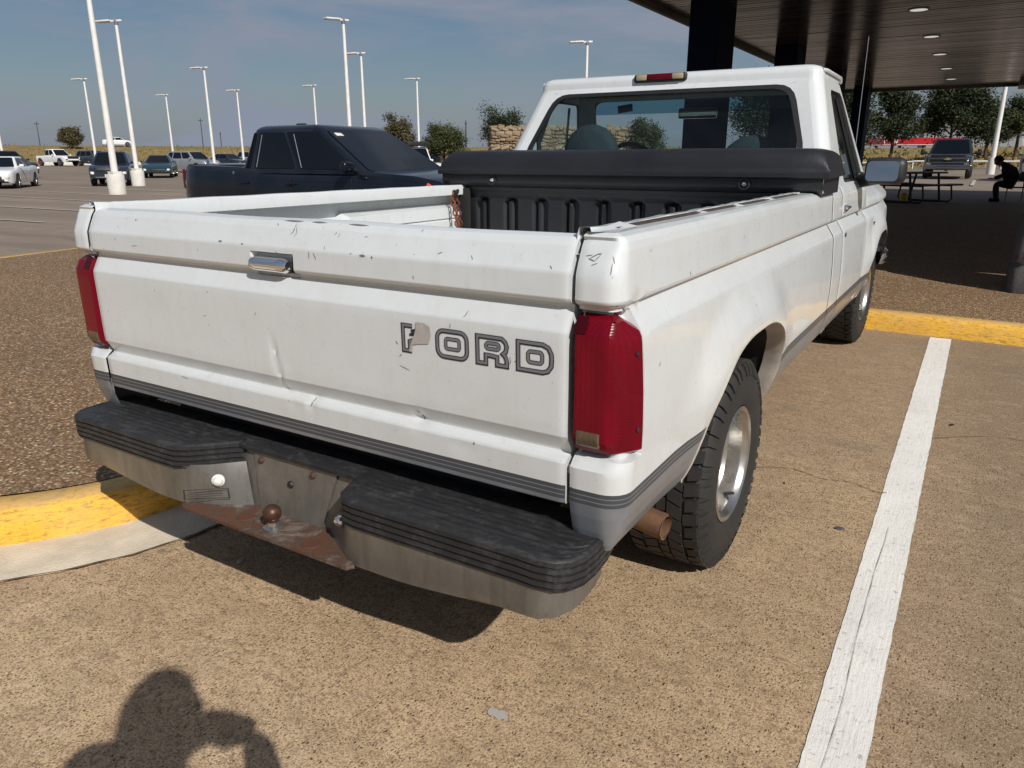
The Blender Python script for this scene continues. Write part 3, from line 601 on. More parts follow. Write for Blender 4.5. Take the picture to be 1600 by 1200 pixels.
# drop the inner down-turned lip rows out of order
cur = [-1]
def path_s(s): cur[0] = s; return bed_path(s)
def pocket(pt, nn, z): return -.022 if lamp_in(cur[0], z) else (-.003*(1-ss(0, .012, cur[0])))
for sgn in (1, -1):
    bd = side_panel(tail, ARCH_R, (.97, .42, .475, .432), sgn, rows=rows, extra=pocket, path=path_s, zmap=lamp_zmap)
    bed = bd.build('bed_side', [M['white'], M['stripe'], M['silver']], truck, sharp=38)
    # rolled lip of the wheel arch
    b = MB(); P = []
    for y in ya:
        z = ARCH_R(y); z = max(z, .503); x = side_x(max(z, .51))+flare_amp(z)
        P.append([(sgn*(x-d), y-(y-.97)*e, z-(z-.4)*e) for d, e in ((0, 0), (-.003, .006), (.004, .014), (.03, .018), (.06, .020))])
    b.grid(P); lip = b.build('arch_lip', simple('dusty_white', (.38, .34, .29), .7, var=.25, scale=9), bed, sharp=50)
    b = MB(); P = []
    for i in range(25):
        a = PI*i/24; y = .97-.465*math.cos(a); z = max(.45, ARCH_R(y)-.012); P.append([(sgn*x, y, z) for x in (.955, .9, .8, .7, .60)])
    b.grid(P); b.build('wheel_well', M['dark'], bed)
    # tail lamp
    def lens_pt(s, z, o):
        t = s/LS1; pl_ = [(0, .869, -.005), (.43, .940, -.0055), (.50, .951, -.003), (.56, .960, .003), (.97, 1.0005, .084), (1.0, 1.002, .090)]
        x = interp(t, [q_[0] for q_ in pl_], [q_[1] for q_ in pl_]); y = interp(t, [q_[0] for q_ in pl_], [q_[2] for q_ in pl_]); k_ = ss(.45, .9, t)
        nx, ny = (0, -1) if t < .47 else ((.89, -.45) if t > .53 else (.5, -.866))
        return (sgn*(x+(side_x(z)-.9975)*k_+nx*o), y-(tail_o(z)-.005)*(1-k_)+ny*o, z)
    def surf(s, z, o):
        if sgn and o > -1: return lens_pt(s, z, o)
        pt, nn = bed_path(s); q = pt+nn*(lerp(tail_o(z), side_x(z)-WN, max(0, nn.x)**1.5)+o); return (sgn*q.x, q.y, z)
    zz = [LZ0+.003+(LZ1-LZ0-.006)*i/24 for i in range(25)]; sl = sorted([.003+(LS1-.006)*i/22 for i in range(23)]+[LS1*.43, LS1*.50, LS1*.53, LS1*.565])
    def lz(s, z): c = min(.034, max(0, s-(LS1-.036))*.95); return z-c*ss(.90, LZ1-.004, z)
    def lo(s, z):
        e = min(s-.003, LS1-.003-s, z-LZ0-.003, LZ1-.003-z); return -.014 if e < .0005 else .004
    b = MB(); b.grid([[surf(s, lz(s, z), .004 if (0 < i < 26 and 0 < j < 24) else -.014) for j, z in enumerate(zz)] for i, s in enumerate(sl)])
    # mean body bulge is ignored: the lens is a smooth sheet
    lampo = b.build('tail_light', M['red'], truck, sharp=14)
    b = MB(); cz = [.760+.046*i/4 for i in range(5)]; cs = [.014+.066*i/10 for i in range(11)]
    b.grid([[surf(s, z, .0075 if (0 < i < 10 and 0 < j < 4) else .002) for j, z in enumerate(cz)] for i, s in enumerate(cs)])
    b.build('reverse_lens', M['clear'], lampo, sharp=30)
    b = MB(); cz = [1.012, 1.024, 1.036, 1.046]; cs = [.006, .015, .025, .036]
    b.grid([[surf(s, z, .0065) for z in cz] for s in cs]); b.build('lens_corner', M['darkred'], lampo, sharp=30)
    for z in (.965, .80):
        b = MB(); c = Vector(surf(LS1-.022, z, .004)); b.lathe([(.001, .003), (.005, .003), (.006, 0)], c, 'x', 8); b.build('screw', M['black'], lampo)
    # rail cap: the inner flange of the rail, dented sheet with a rusty gap
    b = MB(); rr_ = random.Random(4); P = []
    for i in range(49):
        y = .034+i*.0495; dz = .0008*math.sin(i*.9)+(.0010*math.sin(i*2.3) if sgn > 0 else 0)
        if i == 0: dz = .004
        P.append([(sgn*.858, y, 1.166), (sgn*.856, y, 1.206), (sgn*.860, y, 1.2165+dz), (sgn*.884, y, 1.2175+dz), (sgn*.888, y, 1.211)])
    b.grid(P); b.build('rail_flange', M['white'], bed, sharp=40)
    if sgn > 0:
        b = MB(); b.grid([[(.889, .12+i*.06, 1.2165), (.9075, .12+i*.06, 1.2160), (.9085, .12+i*.06, 1.2115)] for i in range(31)]); b.build('rust_strip', simple('dark_rust', (.050, .032, .024), .8, var=.4, scale=25), bed)
        for (y0, y1, x0, x1, h) in ((.03, .19, .888, .93, .010), (.62, .70, .90, .925, .005), (.98, 1.05, .90, .93, .006), (1.35, 1.48, .895, .925, .006)):
            b = MB(); b.add([(x0, y0, 1.213), (x1, y0+.03, 1.212), (x1-.005, y1, 1.214), (x0, y1-.02, 1.214+h)], [(0, 1, 2, 3)])
            b.build('torn_trim', M['white'], bed, recalc=True)
    # inner wall of the bed
    P = []
    for y in [.02, .3, .6, .9, 1.1, 1.16, 1.19, 1.191, 1.30, 1.301, 1.6, 2.0, 2.40]:
        zb = interp(y, [0, 1.05, 1.17, 1.19, 3], [1.05, 1.055, 1.085, 1.105, 1.105]) if sgn < 0 else 1.09
        xi = .866 if 1.19 <= y <= 1.30 else .886
        P.append([(sgn*.862, y, 1.168), (sgn*.932, y, 1.160), (sgn*.934, y, zb+.012), (sgn*xi, y, zb-.005), (sgn*(xi-.003), y, 1.045), (sgn*(xi+.008), y, 1.040), (sgn*(xi-.002), y, 1.032), (sgn*(xi-.004), y, .70)])
    b = MB(); b.grid(P); b.build('bed_inner_wall', M['white'], bed, sharp=30)
b = MB(); b.box((0, 1.21, .70), (1.76, 2.4, .02)); b.build('bed_floor', M['white'], truck)
b = MB(); b.box((0, 2.405, .96), (1.86, .02, .5)); b.build('bulkhead', M['white'], truck)
# seam filler behind the gaps at the tailgate
for sgn in (1, -1):
    b = MB(); b.box((sgn*.865, .075, .87), (.03, .03, .50)); b.build('seam_channel', M['black'], truck)

# tailgate
TPD = dens(TP, .012)
HX0, HX1, HZ0, HZ1 = -.098, .060, 1.052, 1.116
txs = sorted(set([-.860, -.857, -.852]+[-.85+1.7*i/136 for i in range(137)]+[.852, .857, .860]+[HX0-.002, HX0+.003, HX1-.003, HX1+.002]))
def dent(x, z):
    o = 0
    xc = -.045+(.905-z)*.145
    if .725 < z < .925: o -= .0055*math.exp(-((x-xc)/.007)**2)*ss(.725, .735, z)*(1-ss(.84, .92, z)); o += .0010*math.exp(-((x-xc-.018)/.014)**2)*(1-ss(.80, .92, z))*ss(.725, .74, z)
    for (cx, cz, rx, rz, a) in ((.087, .722, .012, .016, -.010), (.446, .745, .016, .022, -.014), (.47, .76, .05, .05, -.003), (-.42, .71, .05, .03, -.002), (.62, .80, .12, .07, -.003), (.2, 1.02, .2, .03, -.0015), (.30, .84, .16, .09, -.0025), (-.30, .98, .3, .08, .002), (-.55, .752, .018, .012, -.006), (.59, .70, .04, .02, -.004), (.28, 1.085, .1, .03, -.002), (-.62, .9, .2, .1, -.002), (.02, .712, .02, .014, -.004)):
        o += .5*a*math.exp(-((x-cx)/rx)**2-((z-cz)/rz)**2)
    return o
def tg(x, o, z, mid=True):
    if z < 1.12: o = o+dent(x, z)
    e = .003*(1-ss(0, .014, .86-abs(x)))
    if HX0 < x < HX1 and HZ0 < z < HZ1: o = -.030
    return (x, -(o-e), z+(.0015*math.sin(x*9) if z > 1.15 else 0))
ts = [z for _, z in TPD]
hz_rows = sorted(set([(round(o, 5), round(z, 5)) for o, z in TPD if z > 1.197 or o < -.05]), key=lambda t: 0)
TPD2 = []
for k in range(len(TPD)-1):
    TPD2.append(TPD[k])
    for zc in (HZ1+.002, HZ1-.003, HZ0+.003, HZ0-.002):
        if TPD[k][1] > zc > TPD[k+1][1] and k > 8: t = (TPD[k][1]-zc)/(TPD[k][1]-TPD[k+1][1]); TPD2.append((lerp(TPD[k][0], TPD[k+1][0], t), zc))
TPD2.append(TPD[-1]); ts = [z for _, z in TPD2]
b = MB(); b.grid([[tg(x, o, z) for o, z in TPD2] for x in txs], mi=lambda i, j: row_mat((ts[j]+ts[j+1])/2))
for sgn in (1, -1):     # end caps
    b.poly([(sgn*.860, -(o-.003), z) for o, z in TPD2]+[(sgn*.86, .08, .62)], flip=sgn < 0)
b.grid([[(x, .08, 1.15), (x, .08, .62)] for x in (-.86, .86)])
tailgate = b.build('tailgate', [M['white'], M['stripe'], M['silver']], truck, sharp=38)
# handle
b = MB(); P = []
for i in range(13):
    x = -.094+.132*i/12; sc_ = (.9, 1, 1, 1, 1, 1, 1, 1, 1, 1, 1, .93, .6)[i]
    P.append([(x, .008-.026*sc_*(math.cos(a)*.93-math.sin(a)*.36*.83), 1.090+.0215*sc_*(math.sin(a)*.93+math.cos(a)*.36)-.005) for a in [-PI*.62+PI*1.2*k/10 for k in range(11)]])
b.grid(P); hnd = b.build('handle', M['brightchrome'], tailgate, sharp=50)
b = MB(); b.rbox((-.02, .028, 1.083), (.150, .006, .058), .002); b.build('handle_recess', M['white'], hnd)
b = MB(); b.rbox((-.012, .016, 1.069), (.098, .016, .007), .003); b.rbox((.0475, .018, 1.088), (.006, .016, .044), .002); b.build('latch_gap', M['black'], hnd)
# lettering on the tailgate: outlined block letters with a shaded outline
def rrect(x0, z0, x1, z1, r, n=5, corners=(1, 1, 1, 1)):
    o = []
    for k, (cx, cz, a0) in enumerate(((x1-r, z0+r, -90), (x1-r, z1-r, 0), (x0+r, z1-r, 90), (x0+r, z0+r, 180))):
        if corners[k]:
            for i in range(n+1): a = R(a0+90*i/n); o.append((cx+r*math.cos(a), cz+r*math.sin(a)))
        else: o.append(((x1, z0), (x1, z1), (x0, z1), (x0, z0))[k])
    return o
def tail_y(z): return -interp(-z, [-t[1] for t in TP[12:]], [t[0] for t in TP[12:]])
def ribbon(b, loop, wd, lift, mi, closed=True, dx=0, dz=0):
    n = len(loop); P = []
    for i in range(n+1 if closed else n):
        p = Vector(loop[i % n]); a = Vector(loop[(i-1) % n] if closed or i else loop[i]); c = Vector(loop[(i+1) % n] if closed or i < n-1 else loop[i])
        t1 = (p-a).normalized() if (p-a).length > 1e-6 else (c-p).normalized(); t2 = (c-p).normalized() if (c-p).length > 1e-6 else t1
        nn = Vector((-(t1+t2).y, (t1+t2).x)).normalized(); s_ = wd/2/max(.45, nn.dot(Vector((-t1.y, t1.x))))
        row = []
        for k in (-1, 1):
            q = p+nn*s_*k; row.append((q.x+dx, tail_y(q.y+dz)-lift-dent(q.x, q.y+dz), q.y+dz))
        P.append(row)
    b.grid(P, mi=mi)
zb0, zb1 = .914, .982
lets = {
 'O': [rrect(.520, zb0, .612, zb1, .020), rrect(.545, zb0+.020, .587, zb1-.022, .006)],
 'R': [[(.632, zb0), (.657, zb0), (.657, zb0+.022), (.668, zb0+.022), (.690, zb0+.020), (.690, zb0), (.718, zb0), (.718, zb0+.012), (.714, zb0+.024), (.707, zb0+.030), (.715, zb0+.037), (.718, zb0+.050), (.714, zb1-.008), (.704, zb1), (.632, zb1)], rrect(.656, zb0+.037, .694, zb1-.017, .007)],
 'D': [[(.738, zb0), (.806, zb0), (.820, zb0+.005), (.829, zb0+.018), (.830, zb0+.034), (.829, zb1-.020), (.821, zb1-.006), (.806, zb1), (.738, zb1)], rrect(.764, zb0+.019, .803, zb1-.022, .008)],
 'F': [[(.420, zb0), (.441, zb0), (.441, zb0+.026), (.472, zb0+.026), (.472, zb0+.041), (.441, zb0+.041), (.441, zb1-.017), (.484, zb1-.017), (.488, zb1), (.420, zb1)]],
}
def shrink(lp, c, k=.90): return [(c[0]+(x-c[0])*k, c[1]+(z-c[1])*k) for x, z in lp]
for ch in 'FORD':
    b = MB()
    loops = lets[ch]; cx_ = sum(p_[0] for p_ in (min(loops[0]), max(loops[0])))/2
    for k, lp in enumerate(loops):
        cl = not (ch == 'F')
        if ch == 'F':
            lp = [(.452, zb1), (.420, zb1), (.420, zb0), (.441, zb0), (.441, zb0+.026), (.452, zb0+.030)]
        lp = shrink(lp, (cx_, .948))
        ribbon(b, lp, .0115 if k == 0 else .0095, .0012, 0, cl, -.0016 if k == 0 else 0, -.0022 if k == 0 else 0)
        ribbon(b, lp, .0060, .0018, 1, cl, -.0010 if k == 0 else 0, -.0014 if k == 0 else 0)
    if ch == 'F':
        for (a_, c_) in (((.446, zb1-.017), (.470, zb1-.012)), ((.446, zb1-.024), (.466, zb1-.021)), ((.441, zb0+.041), (.462, zb0+.043))):
            ribbon(b, [a_, c_], .006, .0014, 0, False)
    b.build('lettering', [M['letterblack'], M['lettergrey']], tailgate, sharp=0)
b = MB(); tp = [(.462, zb1+.006), (.486, zb1+.006), (.503, zb1-.002), (.505, zb1-.022), (.498, zb1-.042), (.470, zb0+.022), (.450, zb0+.018), (.447, zb0-.002), (.438, zb0+.001), (.446, zb0+.022), (.455, zb0+.040), (.461, zb1-.012)]
b.poly([(x, tail_y(z)-.0024, z) for x, z in tp]); b.build('adhesive_patch', M['tape'], tailgate, sharp=0)
# scratches and chips, each a sliver of bare primer proud of the paint
b = MB(); rs = random.Random(21)
def chip(x, z, l, wd, ang):
    n = 5; L_ = []; Rr_ = []
    for i in range(n):
        t = i/(n-1)-.5; cx = x+math.cos(ang)*l*t+.12*l*math.sin(i*1.3)*math.sin(ang); cz = z+math.sin(ang)*l*t; h = wd*(1-(2*t)**2)*.5+.0003
        for o_, sg in ((L_, 1), (Rr_, -1)):
            px, pz = cx-math.sin(ang)*h*sg, cz+math.cos(ang)*h*sg
            o_.append((px, tailprof(pz)-.0007-(dent(px, pz) if pz < 1.12 else 0), pz))
    b.grid([L_, Rr_])
TPs = sorted([(z, o) for o, z in TP if not (o < -.05)], key=lambda t: t[0])
def tailprof(z): return -interp(z, [t[0] for t in TPs], [t[1] for t in TPs])
for _ in range(24):
    z = rs.choice([rs.uniform(1.128, 1.20)]*6+[rs.uniform(1.08, 1.125)]*2+[rs.uniform(.80, 1.0)]*2+[rs.uniform(.66, .79)]); x = rs.uniform(-.83, .83)
    chip(x, z, rs.uniform(.003, .015), rs.uniform(.0008, .0020), rs.uniform(-1.7, 1.9))
for (x, z, l, wd, a) in ((.04, 1.1985, .07, .004, 0), (.13, 1.1985, .055, .005, .0), (.26, 1.198, .07, .0045, 0), (.20, 1.185, .03, .004, 1.2), (.05, 1.18, .035, .003, 1.1), (.06, 1.175, .03, .002, 1.4), (-.22, 1.136, .016, .005, 0), (-.13, 1.134, .008, .004, 0), (.12, 1.12, .022, .002, 1.2), (.14, 1.118, .02, .002, 1.8), (.30, 1.13, .02, .006, 0), (.33, 1.128, .006, .006, 0),
                         (.56, .99, .014, .0016, 1.1), (.42, .87, .03, .0012, -.3), (.40, .93, .01, .0022, -1.1), (.60, 1.02, .02, .0018, .9), (-.62, 1.10, .03, .0012, .1), (.446, .748, .03, .004, -1.2), (.087, .722, .024, .004, 1.3), (.62, .716, .008, .004, 1.2), (-.45, .712, .03, .0015, -.2), (.72, .93, .02, .001, 1.3), (.41, .90, .012, .002, .6)):
    chip(x, z, l, wd, a)
tag(b.build('paint_chips', M['chip'], tailgate, sharp=0), kind='stuff')
b = MB()
def schip(y, z, l, wd, ang):
    pts_ = []
    for t in (-.5, -.2, .2, .5):
        h = wd*.5*(1-(2*t)**2)+.0003; cy, czz = y+math.cos(ang)*l*t, z+math.sin(ang)*l*t; pts_.append((cy-math.sin(ang)*h, czz+math.cos(ang)*h, cy+math.sin(ang)*h, czz-math.cos(ang)*h))
    b.grid([[(side_x(q[1])+.0008+flare(q[0], q[1], .97, .42, .475, .432)*1.0, q[0], q[1]) for q in ((p_[0], p_[1]), (p_[2], p_[3]))] for p_ in pts_])
for _ in range(14): schip(rs.uniform(.10, 2.3), rs.choice([rs.uniform(.9, 1.0), rs.uniform(1.08, 1.17), rs.uniform(1.08, 1.17)]), rs.uniform(.003, .014), rs.uniform(.0012, .0028), rs.uniform(-1.6, 1.6))
tag(b.build('paint_chips', M['chip'], truck, sharp=0), kind='stuff')
# scuffs on the rear corner post
b = MB()
for (x, z, l, wd, a) in ((.905, 1.168, .020, .0016, .5), (.912, 1.164, .016, .0014, .9), (.90, 1.160, .016, .0016, -.3), (.893, 1.168, .014, .0012, .2), (.928, 1.145, .022, .0010, 1.5), (.932, 1.162, .016, .0009, 2.0), (.908, 1.152, .014, .0010, .4), (.915, 1.172, .010, .0014, .1)):
    P = []
    for t in (-.5, -.2, .2, .5):
        h = wd*.5*(1-(2*t)**2)+.0003; cx, cz_ = x+math.cos(a)*l*t, z+math.sin(a)*l*t; row = []
        for k in (1, -1):
            qx, qz = cx-math.sin(a)*h*k, cz_+math.cos(a)*h*k; s_ = qx-.8705; pt, nn = bed_path(s_+.02*(s_ > .05)); q = pt+nn*(lerp(tail_o(qz), side_x(min(qz, 1.199))-WN, max(0, nn.x)**1.5)+.0012); row.append((q.x, q.y, qz))
        P.append(row)
    b.grid(P)
tag(b.build('corner_scuffs', M['chip'], truck, sharp=0), kind='stuff')

# rear step bumper
bumper = thing('step_bumper', None, None)
del_keys = bumper
bumper_parent = truck
bumper.parent = truck; bumper.matrix_parent_inverse = wmat(truck).inverted()
def wing(sg):
    # plan outline of one step wing, rear edge first (for the right wing), metres
    o = [(.212, -.004), (.238, -.026), (.285, -.074), (.325, -.113), (.365, -.133)] if sg < 0 else [(.245, .0), (.262, -.055), (.280, -.105), (.305, -.130), (.345, -.136)]
    o += [(.385+(.86-.385)*i/10, -.136+.004*i/10) for i in range(1, 11)]
    o += [(.90, -.120), (.925, -.095), (.940, -.060), (.944, -.01), (.940, .06), (.93, .115)]
    return [(sg*x, y) for x, y in o]
for sg in (1, -1):
    o = wing(sg); n = len(o); pts3 = [Vector((x, y, 0)) for x, y in o]; nn = left_normals(pts3); k = 1 if sg < 0 else -1
    rows_ = [(.008, .552), (.003, .5505), (-.001, .546)]
    z = .546
    for i in range(4): rows_ += [(-.002, z), (-.002, z-.0105), (.0035, z-.0125), (.0035, z-.0155)]; z -= .0165
    rows_ += [(-.001, z), (.001, z-.004), (.010, z-.006)]
    P = [[(p.x-n_.x*d*k, p.y-n_.y*d*k, zz_-(.006*ss(.80, .95, abs(p.x)))) for d, zz_ in rows_] for p, n_ in zip(pts3, nn)]
    b = MB(); b.grid(P)
    # grooved top deck
    cols = []
    for t in [i/44 for i in range(45)]:
        row = []
        for i in range(n):
            p = P[i][0]; yb = .105; y = lerp(p[1], yb, t); x = lerp(p[0], sg*min(abs(p[0]), .93), t) if abs(p[0]) > .3 else p[0]
            gr = -.0028 if (int((y+.2)/.011) % 2 == 0 and -.10 < y < .06 and abs(p[0]) > .33) else 0
            row.append((x, y, p[2]+gr*(0 if t == 0 else 1)))
        cols.append(row)
    b.grid(cols); b.build('step_pad', M['step'], bumper, sharp=40)
    # chrome face below the pad: the inner side leans in towards the plate recess
    P = []; zz2 = (.490, .478, .45, .42, .395, None, None)
    for i, (p, n_) in enumerate(zip(pts3, nn)):
        ax = abs(p.x); a = ss(.42, .93, ax); zlow = .364+.038*a; row = []
        for k2, zz_ in enumerate(zz2):
            zc = zz_ if zz_ else (zlow if k2 == 5 else zlow-.003)
            zc = max(zc, zlow-.003); t = (.49-zc)/.126; d = (.010, .007, .006, .006, .007, .010, .030)[k2]
            d += .020*ss(.86, .94, ax); q = Vector((p.x-n_.x*d*k, p.y-n_.y*d*k, zc))
            if i < 4:
                w_ = (1, .85, .6, .3)[i]; xi = lerp(.205, .150, t); yi = lerp(-.006, -.036, t)
                tgt = Vector((sg*lerp(xi, .325 if sg > 0 else .335, i/3.6), lerp(yi, -.143, i/3.6), zc)); q = tgt if i < 3 else q.lerp(tgt, .5)
            row.append(tuple(q))
        P.append(row)
    b = MB(); b.grid(P); b.build('bumper_face', M['chrome'], bumper, sharp=50)
# centre strip, plate recess, tow ledge
b = MB(); b.grid([[(x, y, .549+dz) for y, dz in ((-.012, -.016), (-.014, -.004), (-.008, 0), (.03, .001), (.06, .004), (.105, .004))] for x in [-.26+.52*i/12 for i in range(13)]])
b.build('centre_pad', M['step'], bumper, sharp=50)
def rec_y(z): return .004-.036*(.54-z)/.175
b = MB(); b.grid([[(x, rec_y(z)+.004, z) for z in (.365, .40, .46, .52, .548)] for x in [-.225+.45*i/10 for i in range(11)]])
b.build('plate_recess', M['chrome'], bumper, sharp=50)
b = MB(); pl = [(-.125, .368), (.120, .368), (.165, .535), (-.172, .535)]
b.prism([(x, rec_y(z)-.003, z) for x, z in pl], (0, .006, 0)); b.build('plate_panel', M['chrome'], bumper)
for (x, z) in ((-.135, .508), (.075, .508), (-.01, .463)):
    b = MB(); b.lathe([(.0005, -.008), (.006, -.008), (.009, -.004), (.012, .002)] if z > .5 else [(.0005, -.004), (.009, -.004), (.012, .0), (.012, .004)], (x, rec_y(z)-.004, z), 'y', 10); b.build('plate_bolt', simple('dark_rust_bolt', (.06, .03, .02), .8) if z > .5 else M['black'], bumper)
b = MB(); b.prism([(-.345, -.14, .372), (-.31, -.155, .372), (.325, -.154, .372), (.338, -.135, .372), (.20, .0, .372), (-.20, .0, .372)], (0, 0, -.009)); b.build('tow_ledge', M['rust'], bumper)
for (x, y) in ((-.11, -.10), (.165, -.115)):
    b = MB(); b.lathe([(.0005, .001), (.024, .001), (.026, -.002)], (x, y, .3735), 'z', 12); b.build('ledge_hole', simple('hole_rust', (.09, .03, .015), .9), bumper)
b = MB(); b.lathe([(.0005, 0), (.028, 0), (.028, .006), (.018, .012), (.0165, .022)], (.010, -.105, .372), 'z', 16); b.build('ball_shank', M['alu'], bumper)
b = MB(); b.lathe([(.016, .018)]+[(.0255*math.cos(a), .046+.0255*math.sin(a)) for a in [R(-52+142*i/8) for i in range(9)]], (.010, -.105, .372), 'z', 18)
b.build('hitch_ball', simple('rusted_ball', (.075, .035, .02), .42, .4, var=.4, scale=30), bumper)
# small licence lamps on the inner faces of the wings
for sg in (1, -1):
    b = MB(); c = Vector((sg*.245, -.078, .447)); d = Vector((-sg*.62, -.75, 0)).normalized(); q = d.to_track_quat('Z', 'Y').to_matrix()
    vs0 = MB().lathe([(.019, 0), (.019, .006), (.014, .009), (.012, .015), (.006, .019), (.0005, .020)], (0, 0, 0), 'z', 14)
    b.add([q @ Vector(v)+c for v in vs0.v], vs0.f); b.build('licence_lamp', M['lamp'] if sg < 0 else M['brightchrome'], bumper)
# small printed plate on the left inner face
b = MB(); pa, pb_ = Vector((-.318, -.146, 0)), Vector((-.165, -.036, 0))
def onface(u, z): q = pa.lerp(pb_, u); return (q.x+(z-.40)*-.4*u+.002, q.y-.007+(z-.40)*.2*u, z)
for (u0, u1, z0, z1) in ((0.02, .72, .424, .426), (.02, .72, .397, .399), (.02, .04, .397, .426), (.70, .72, .397, .426), (.1, .62, .417, .4185), (.1, .62, .410, .4112), (.1, .5, .404, .405)):
    b.poly([onface(u0, z0), onface(u1, z0), onface(u1, z1), onface(u0, z1)])
b.build('printed_plate', M['letterblack'], bumper, sharp=0)
b = MB(); b.box((0, .16, .46), (1.5, .10, .10)); b.box((0, 2.2, .50), (1.3, 4.2, .16)); b.box((0, 2.2, .58), (1.6, 4.0, .06)); b.build('chassis', M['dark'], truck)  # frame as solid black boxes, added to block light under the truck
b = MB(); b.tube([(-.8, .97, .38), (.8, .97, .38)], .05); b.lathe([(.02, -.1), (.13, -.05), (.14, .05), (.02, .12)], (0, .97, .38), 'x', 14); b.build('rear_axle', M['dark'], truck)
# exhaust tip behind the right rear wheel
b = MB(); ex = [Vector((.30, .62, .39)), Vector((.6, .545, .385)), Vector((.80, .505, .372)), Vector((.928, .487, .362))]
b.tube(ex, .038, 16, cap=False); b.tube([ex[-1], ex[-2]], [.033, .033], 16, cap=False); b.ring([ex[-1]+Vector((.0, math.cos(a)*.038, math.sin(a)*.038)) for a in [2*PI*i/16 for i in range(16)]], [ex[-1]+Vector((0, math.cos(a)*.033, math.sin(a)*.033)) for a in [2*PI*i/16 for i in range(16)]])
b.build('exhaust_pipe', simple('rusty_exhaust', (.185, .098, .055), .65, .3, var=.35, scale=16), truck, recalc=False)

# cab: lower panels
cab_rows = [(x if z > 1.0 else x, z) for x, z in SPD if z <= 1.184]
cab_rows = [(.942, 1.222), (.950, 1.212), (.957, 1.198)]+cab_rows
def lower_panel(y0, y1, name, sgn, A=None, AP=None, extra_y=None, taper=None, rows_=None, n=8):
    ys = sorted(set([y0, y0+.004]+[lerp(y0, y1, i/n) for i in range(n+1)]+[y1-.004, y1]+(extra_y or [])))
    P = []
    for y in ys:
        e = .001 if y in (y0, y1) else 0; za = A(y) if A else -1; col = []
        for (x, z) in (rows_ or cab_rows):
            zz = max(z, za) if za > 0 else z; xx = x if zz == z else side_x(max(zz, .51))
            if A: xx += flare(y, zz, *AP)*.9
            if taper: xx -= taper(y, zz)
            col.append((sgn*(xx-e), y, zz))
        P.append(col)
    zs = [r[1] for r in (rows_ or cab_rows)]; b = MB(); b.grid(P, mi=lambda i, j: row_mat((zs[j]+zs[j+1])/2))
    return b.build(name, [M['white'], M['stripe'], M['silver']], truck, sharp=38)
AF = (4.30, .46, .47, .43); yf = [4.30-.47*math.cos(PI*i/40) for i in range(41)]
def hood_taper(y, z): return .05*ss(4.25, 5.35, y)+.10*ss(1.10, 1.22, z)*ss(3.6, 3.8, y)+.10*ss(5.0, 5.4, y)**2
for sgn in (1, -1):
    lower_panel(2.44, 2.70, 'cab_corner', sgn)
    door = lower_panel(2.712, 3.58, 'door', sgn, n=10)
    fender = lower_panel(3.588, 5.40, 'front_fender', sgn, ARCH_F, AF, yf+[4.9, 5.0, 5.1, 5.2, 5.3], hood_taper)
    b = MB(); b.rbox((sgn*.972, 2.80, 1.112), (.018, .11, .034), .008); b.rbox((sgn*.985, 2.80, 1.118), (.016, .10, .016), .006); b.build('door_handle', M['brightchrome'], door)
    b = MB(); b.lathe([(.0005, .004), (.010, .004), (.012, 0)], (sgn*.990, 2.775, .985), 'x', 10); b.build('door_lock', M['black'], door)
    b = MB(); b.rbox((sgn*.992, 3.95, .955), (.006, .10, .034), .003); b.build('fender_badge', M['black'], fender)
    b = MB(); P = []
    for i in range(25):
        a = PI*i/24; y = 4.30-.455*math.cos(a); z = .46+.415*math.sin(a); P.append([(sgn*x, y, z) for x in (.955, .9, .8, .62)])
    b.grid(P); b.build('wheel_well', M['dark'], fender)
    b = MB(); b.rbox((sgn*.962, 2.55, .57), (.012, .05, .10), .004); b.rbox((sgn*.962, 2.62, .57), (.010, .03, .10), .004); b.build('rocker_moulding', M['silver'], truck)
    b = MB(); b.box((sgn*.90, 3.1, .85), (.02, 1.4, .6)); b.box((sgn*.90, 2.43, .85), (.10, .03, .66)); b.build('seam_backing', M['dark'], truck)
# cab upper: pillars, roof and frames around the windows
def xw(z): return lerp(.948, .792, (z-1.2)/.535)
def yr(z): return lerp(2.50, 2.775, (z-1.2)/.535)
def yfz(z): return interp(z, [1.2, 1.735], [3.86, 3.30])
RAD = .065
def rq(c, r, n=4):      # rounded quad from 4 corners (2D) counter-clockwise, n points per corner plus edge points
    o = []
    for i in range(4):
        p, a, d = Vector(c[i]), Vector(c[i-1]), Vector(c[(i+1) % 4]); u, w_ = (a-p).normalized(), (d-p).normalized()
        for k in range(n+1):
            t = k/n; o.append(tuple(p+u*r*(1-t)**2+w_*r*t**2))
        e0, e1 = p+w_*r, d+(p-d).normalized()*r
        for k in range(1, 6): o.append(tuple(e0.lerp(e1, k/6)))
    return o
outer = rq([(-(xw(1.2)-RAD), 1.2), (xw(1.2)-RAD, 1.2), (xw(1.735)-RAD, 1.735), (-(xw(1.735)-RAD), 1.735)], .004)
win = rq([(-.795, 1.345), (.795, 1.345), (.668, 1.708), (-.668, 1.708)], .085)
win2 = rq([(-.765, 1.368), (.765, 1.368), (.645, 1.688), (-.645, 1.688)], .075)
def outer_rear():
    o = []
    for i, q in enumerate(outer): o.append((q[0], yr(q[1]), q[1]))
    return o
rw = lambda pts, d: [(x, yr(z)+d+.012*(x/.8)**2, z) for x, z in pts]
b = MB(); b.ring([(x, yr(z), z) for x, z in outer], rw(win, -.006)); b.ring(rw(win, -.006), rw(win, .02))
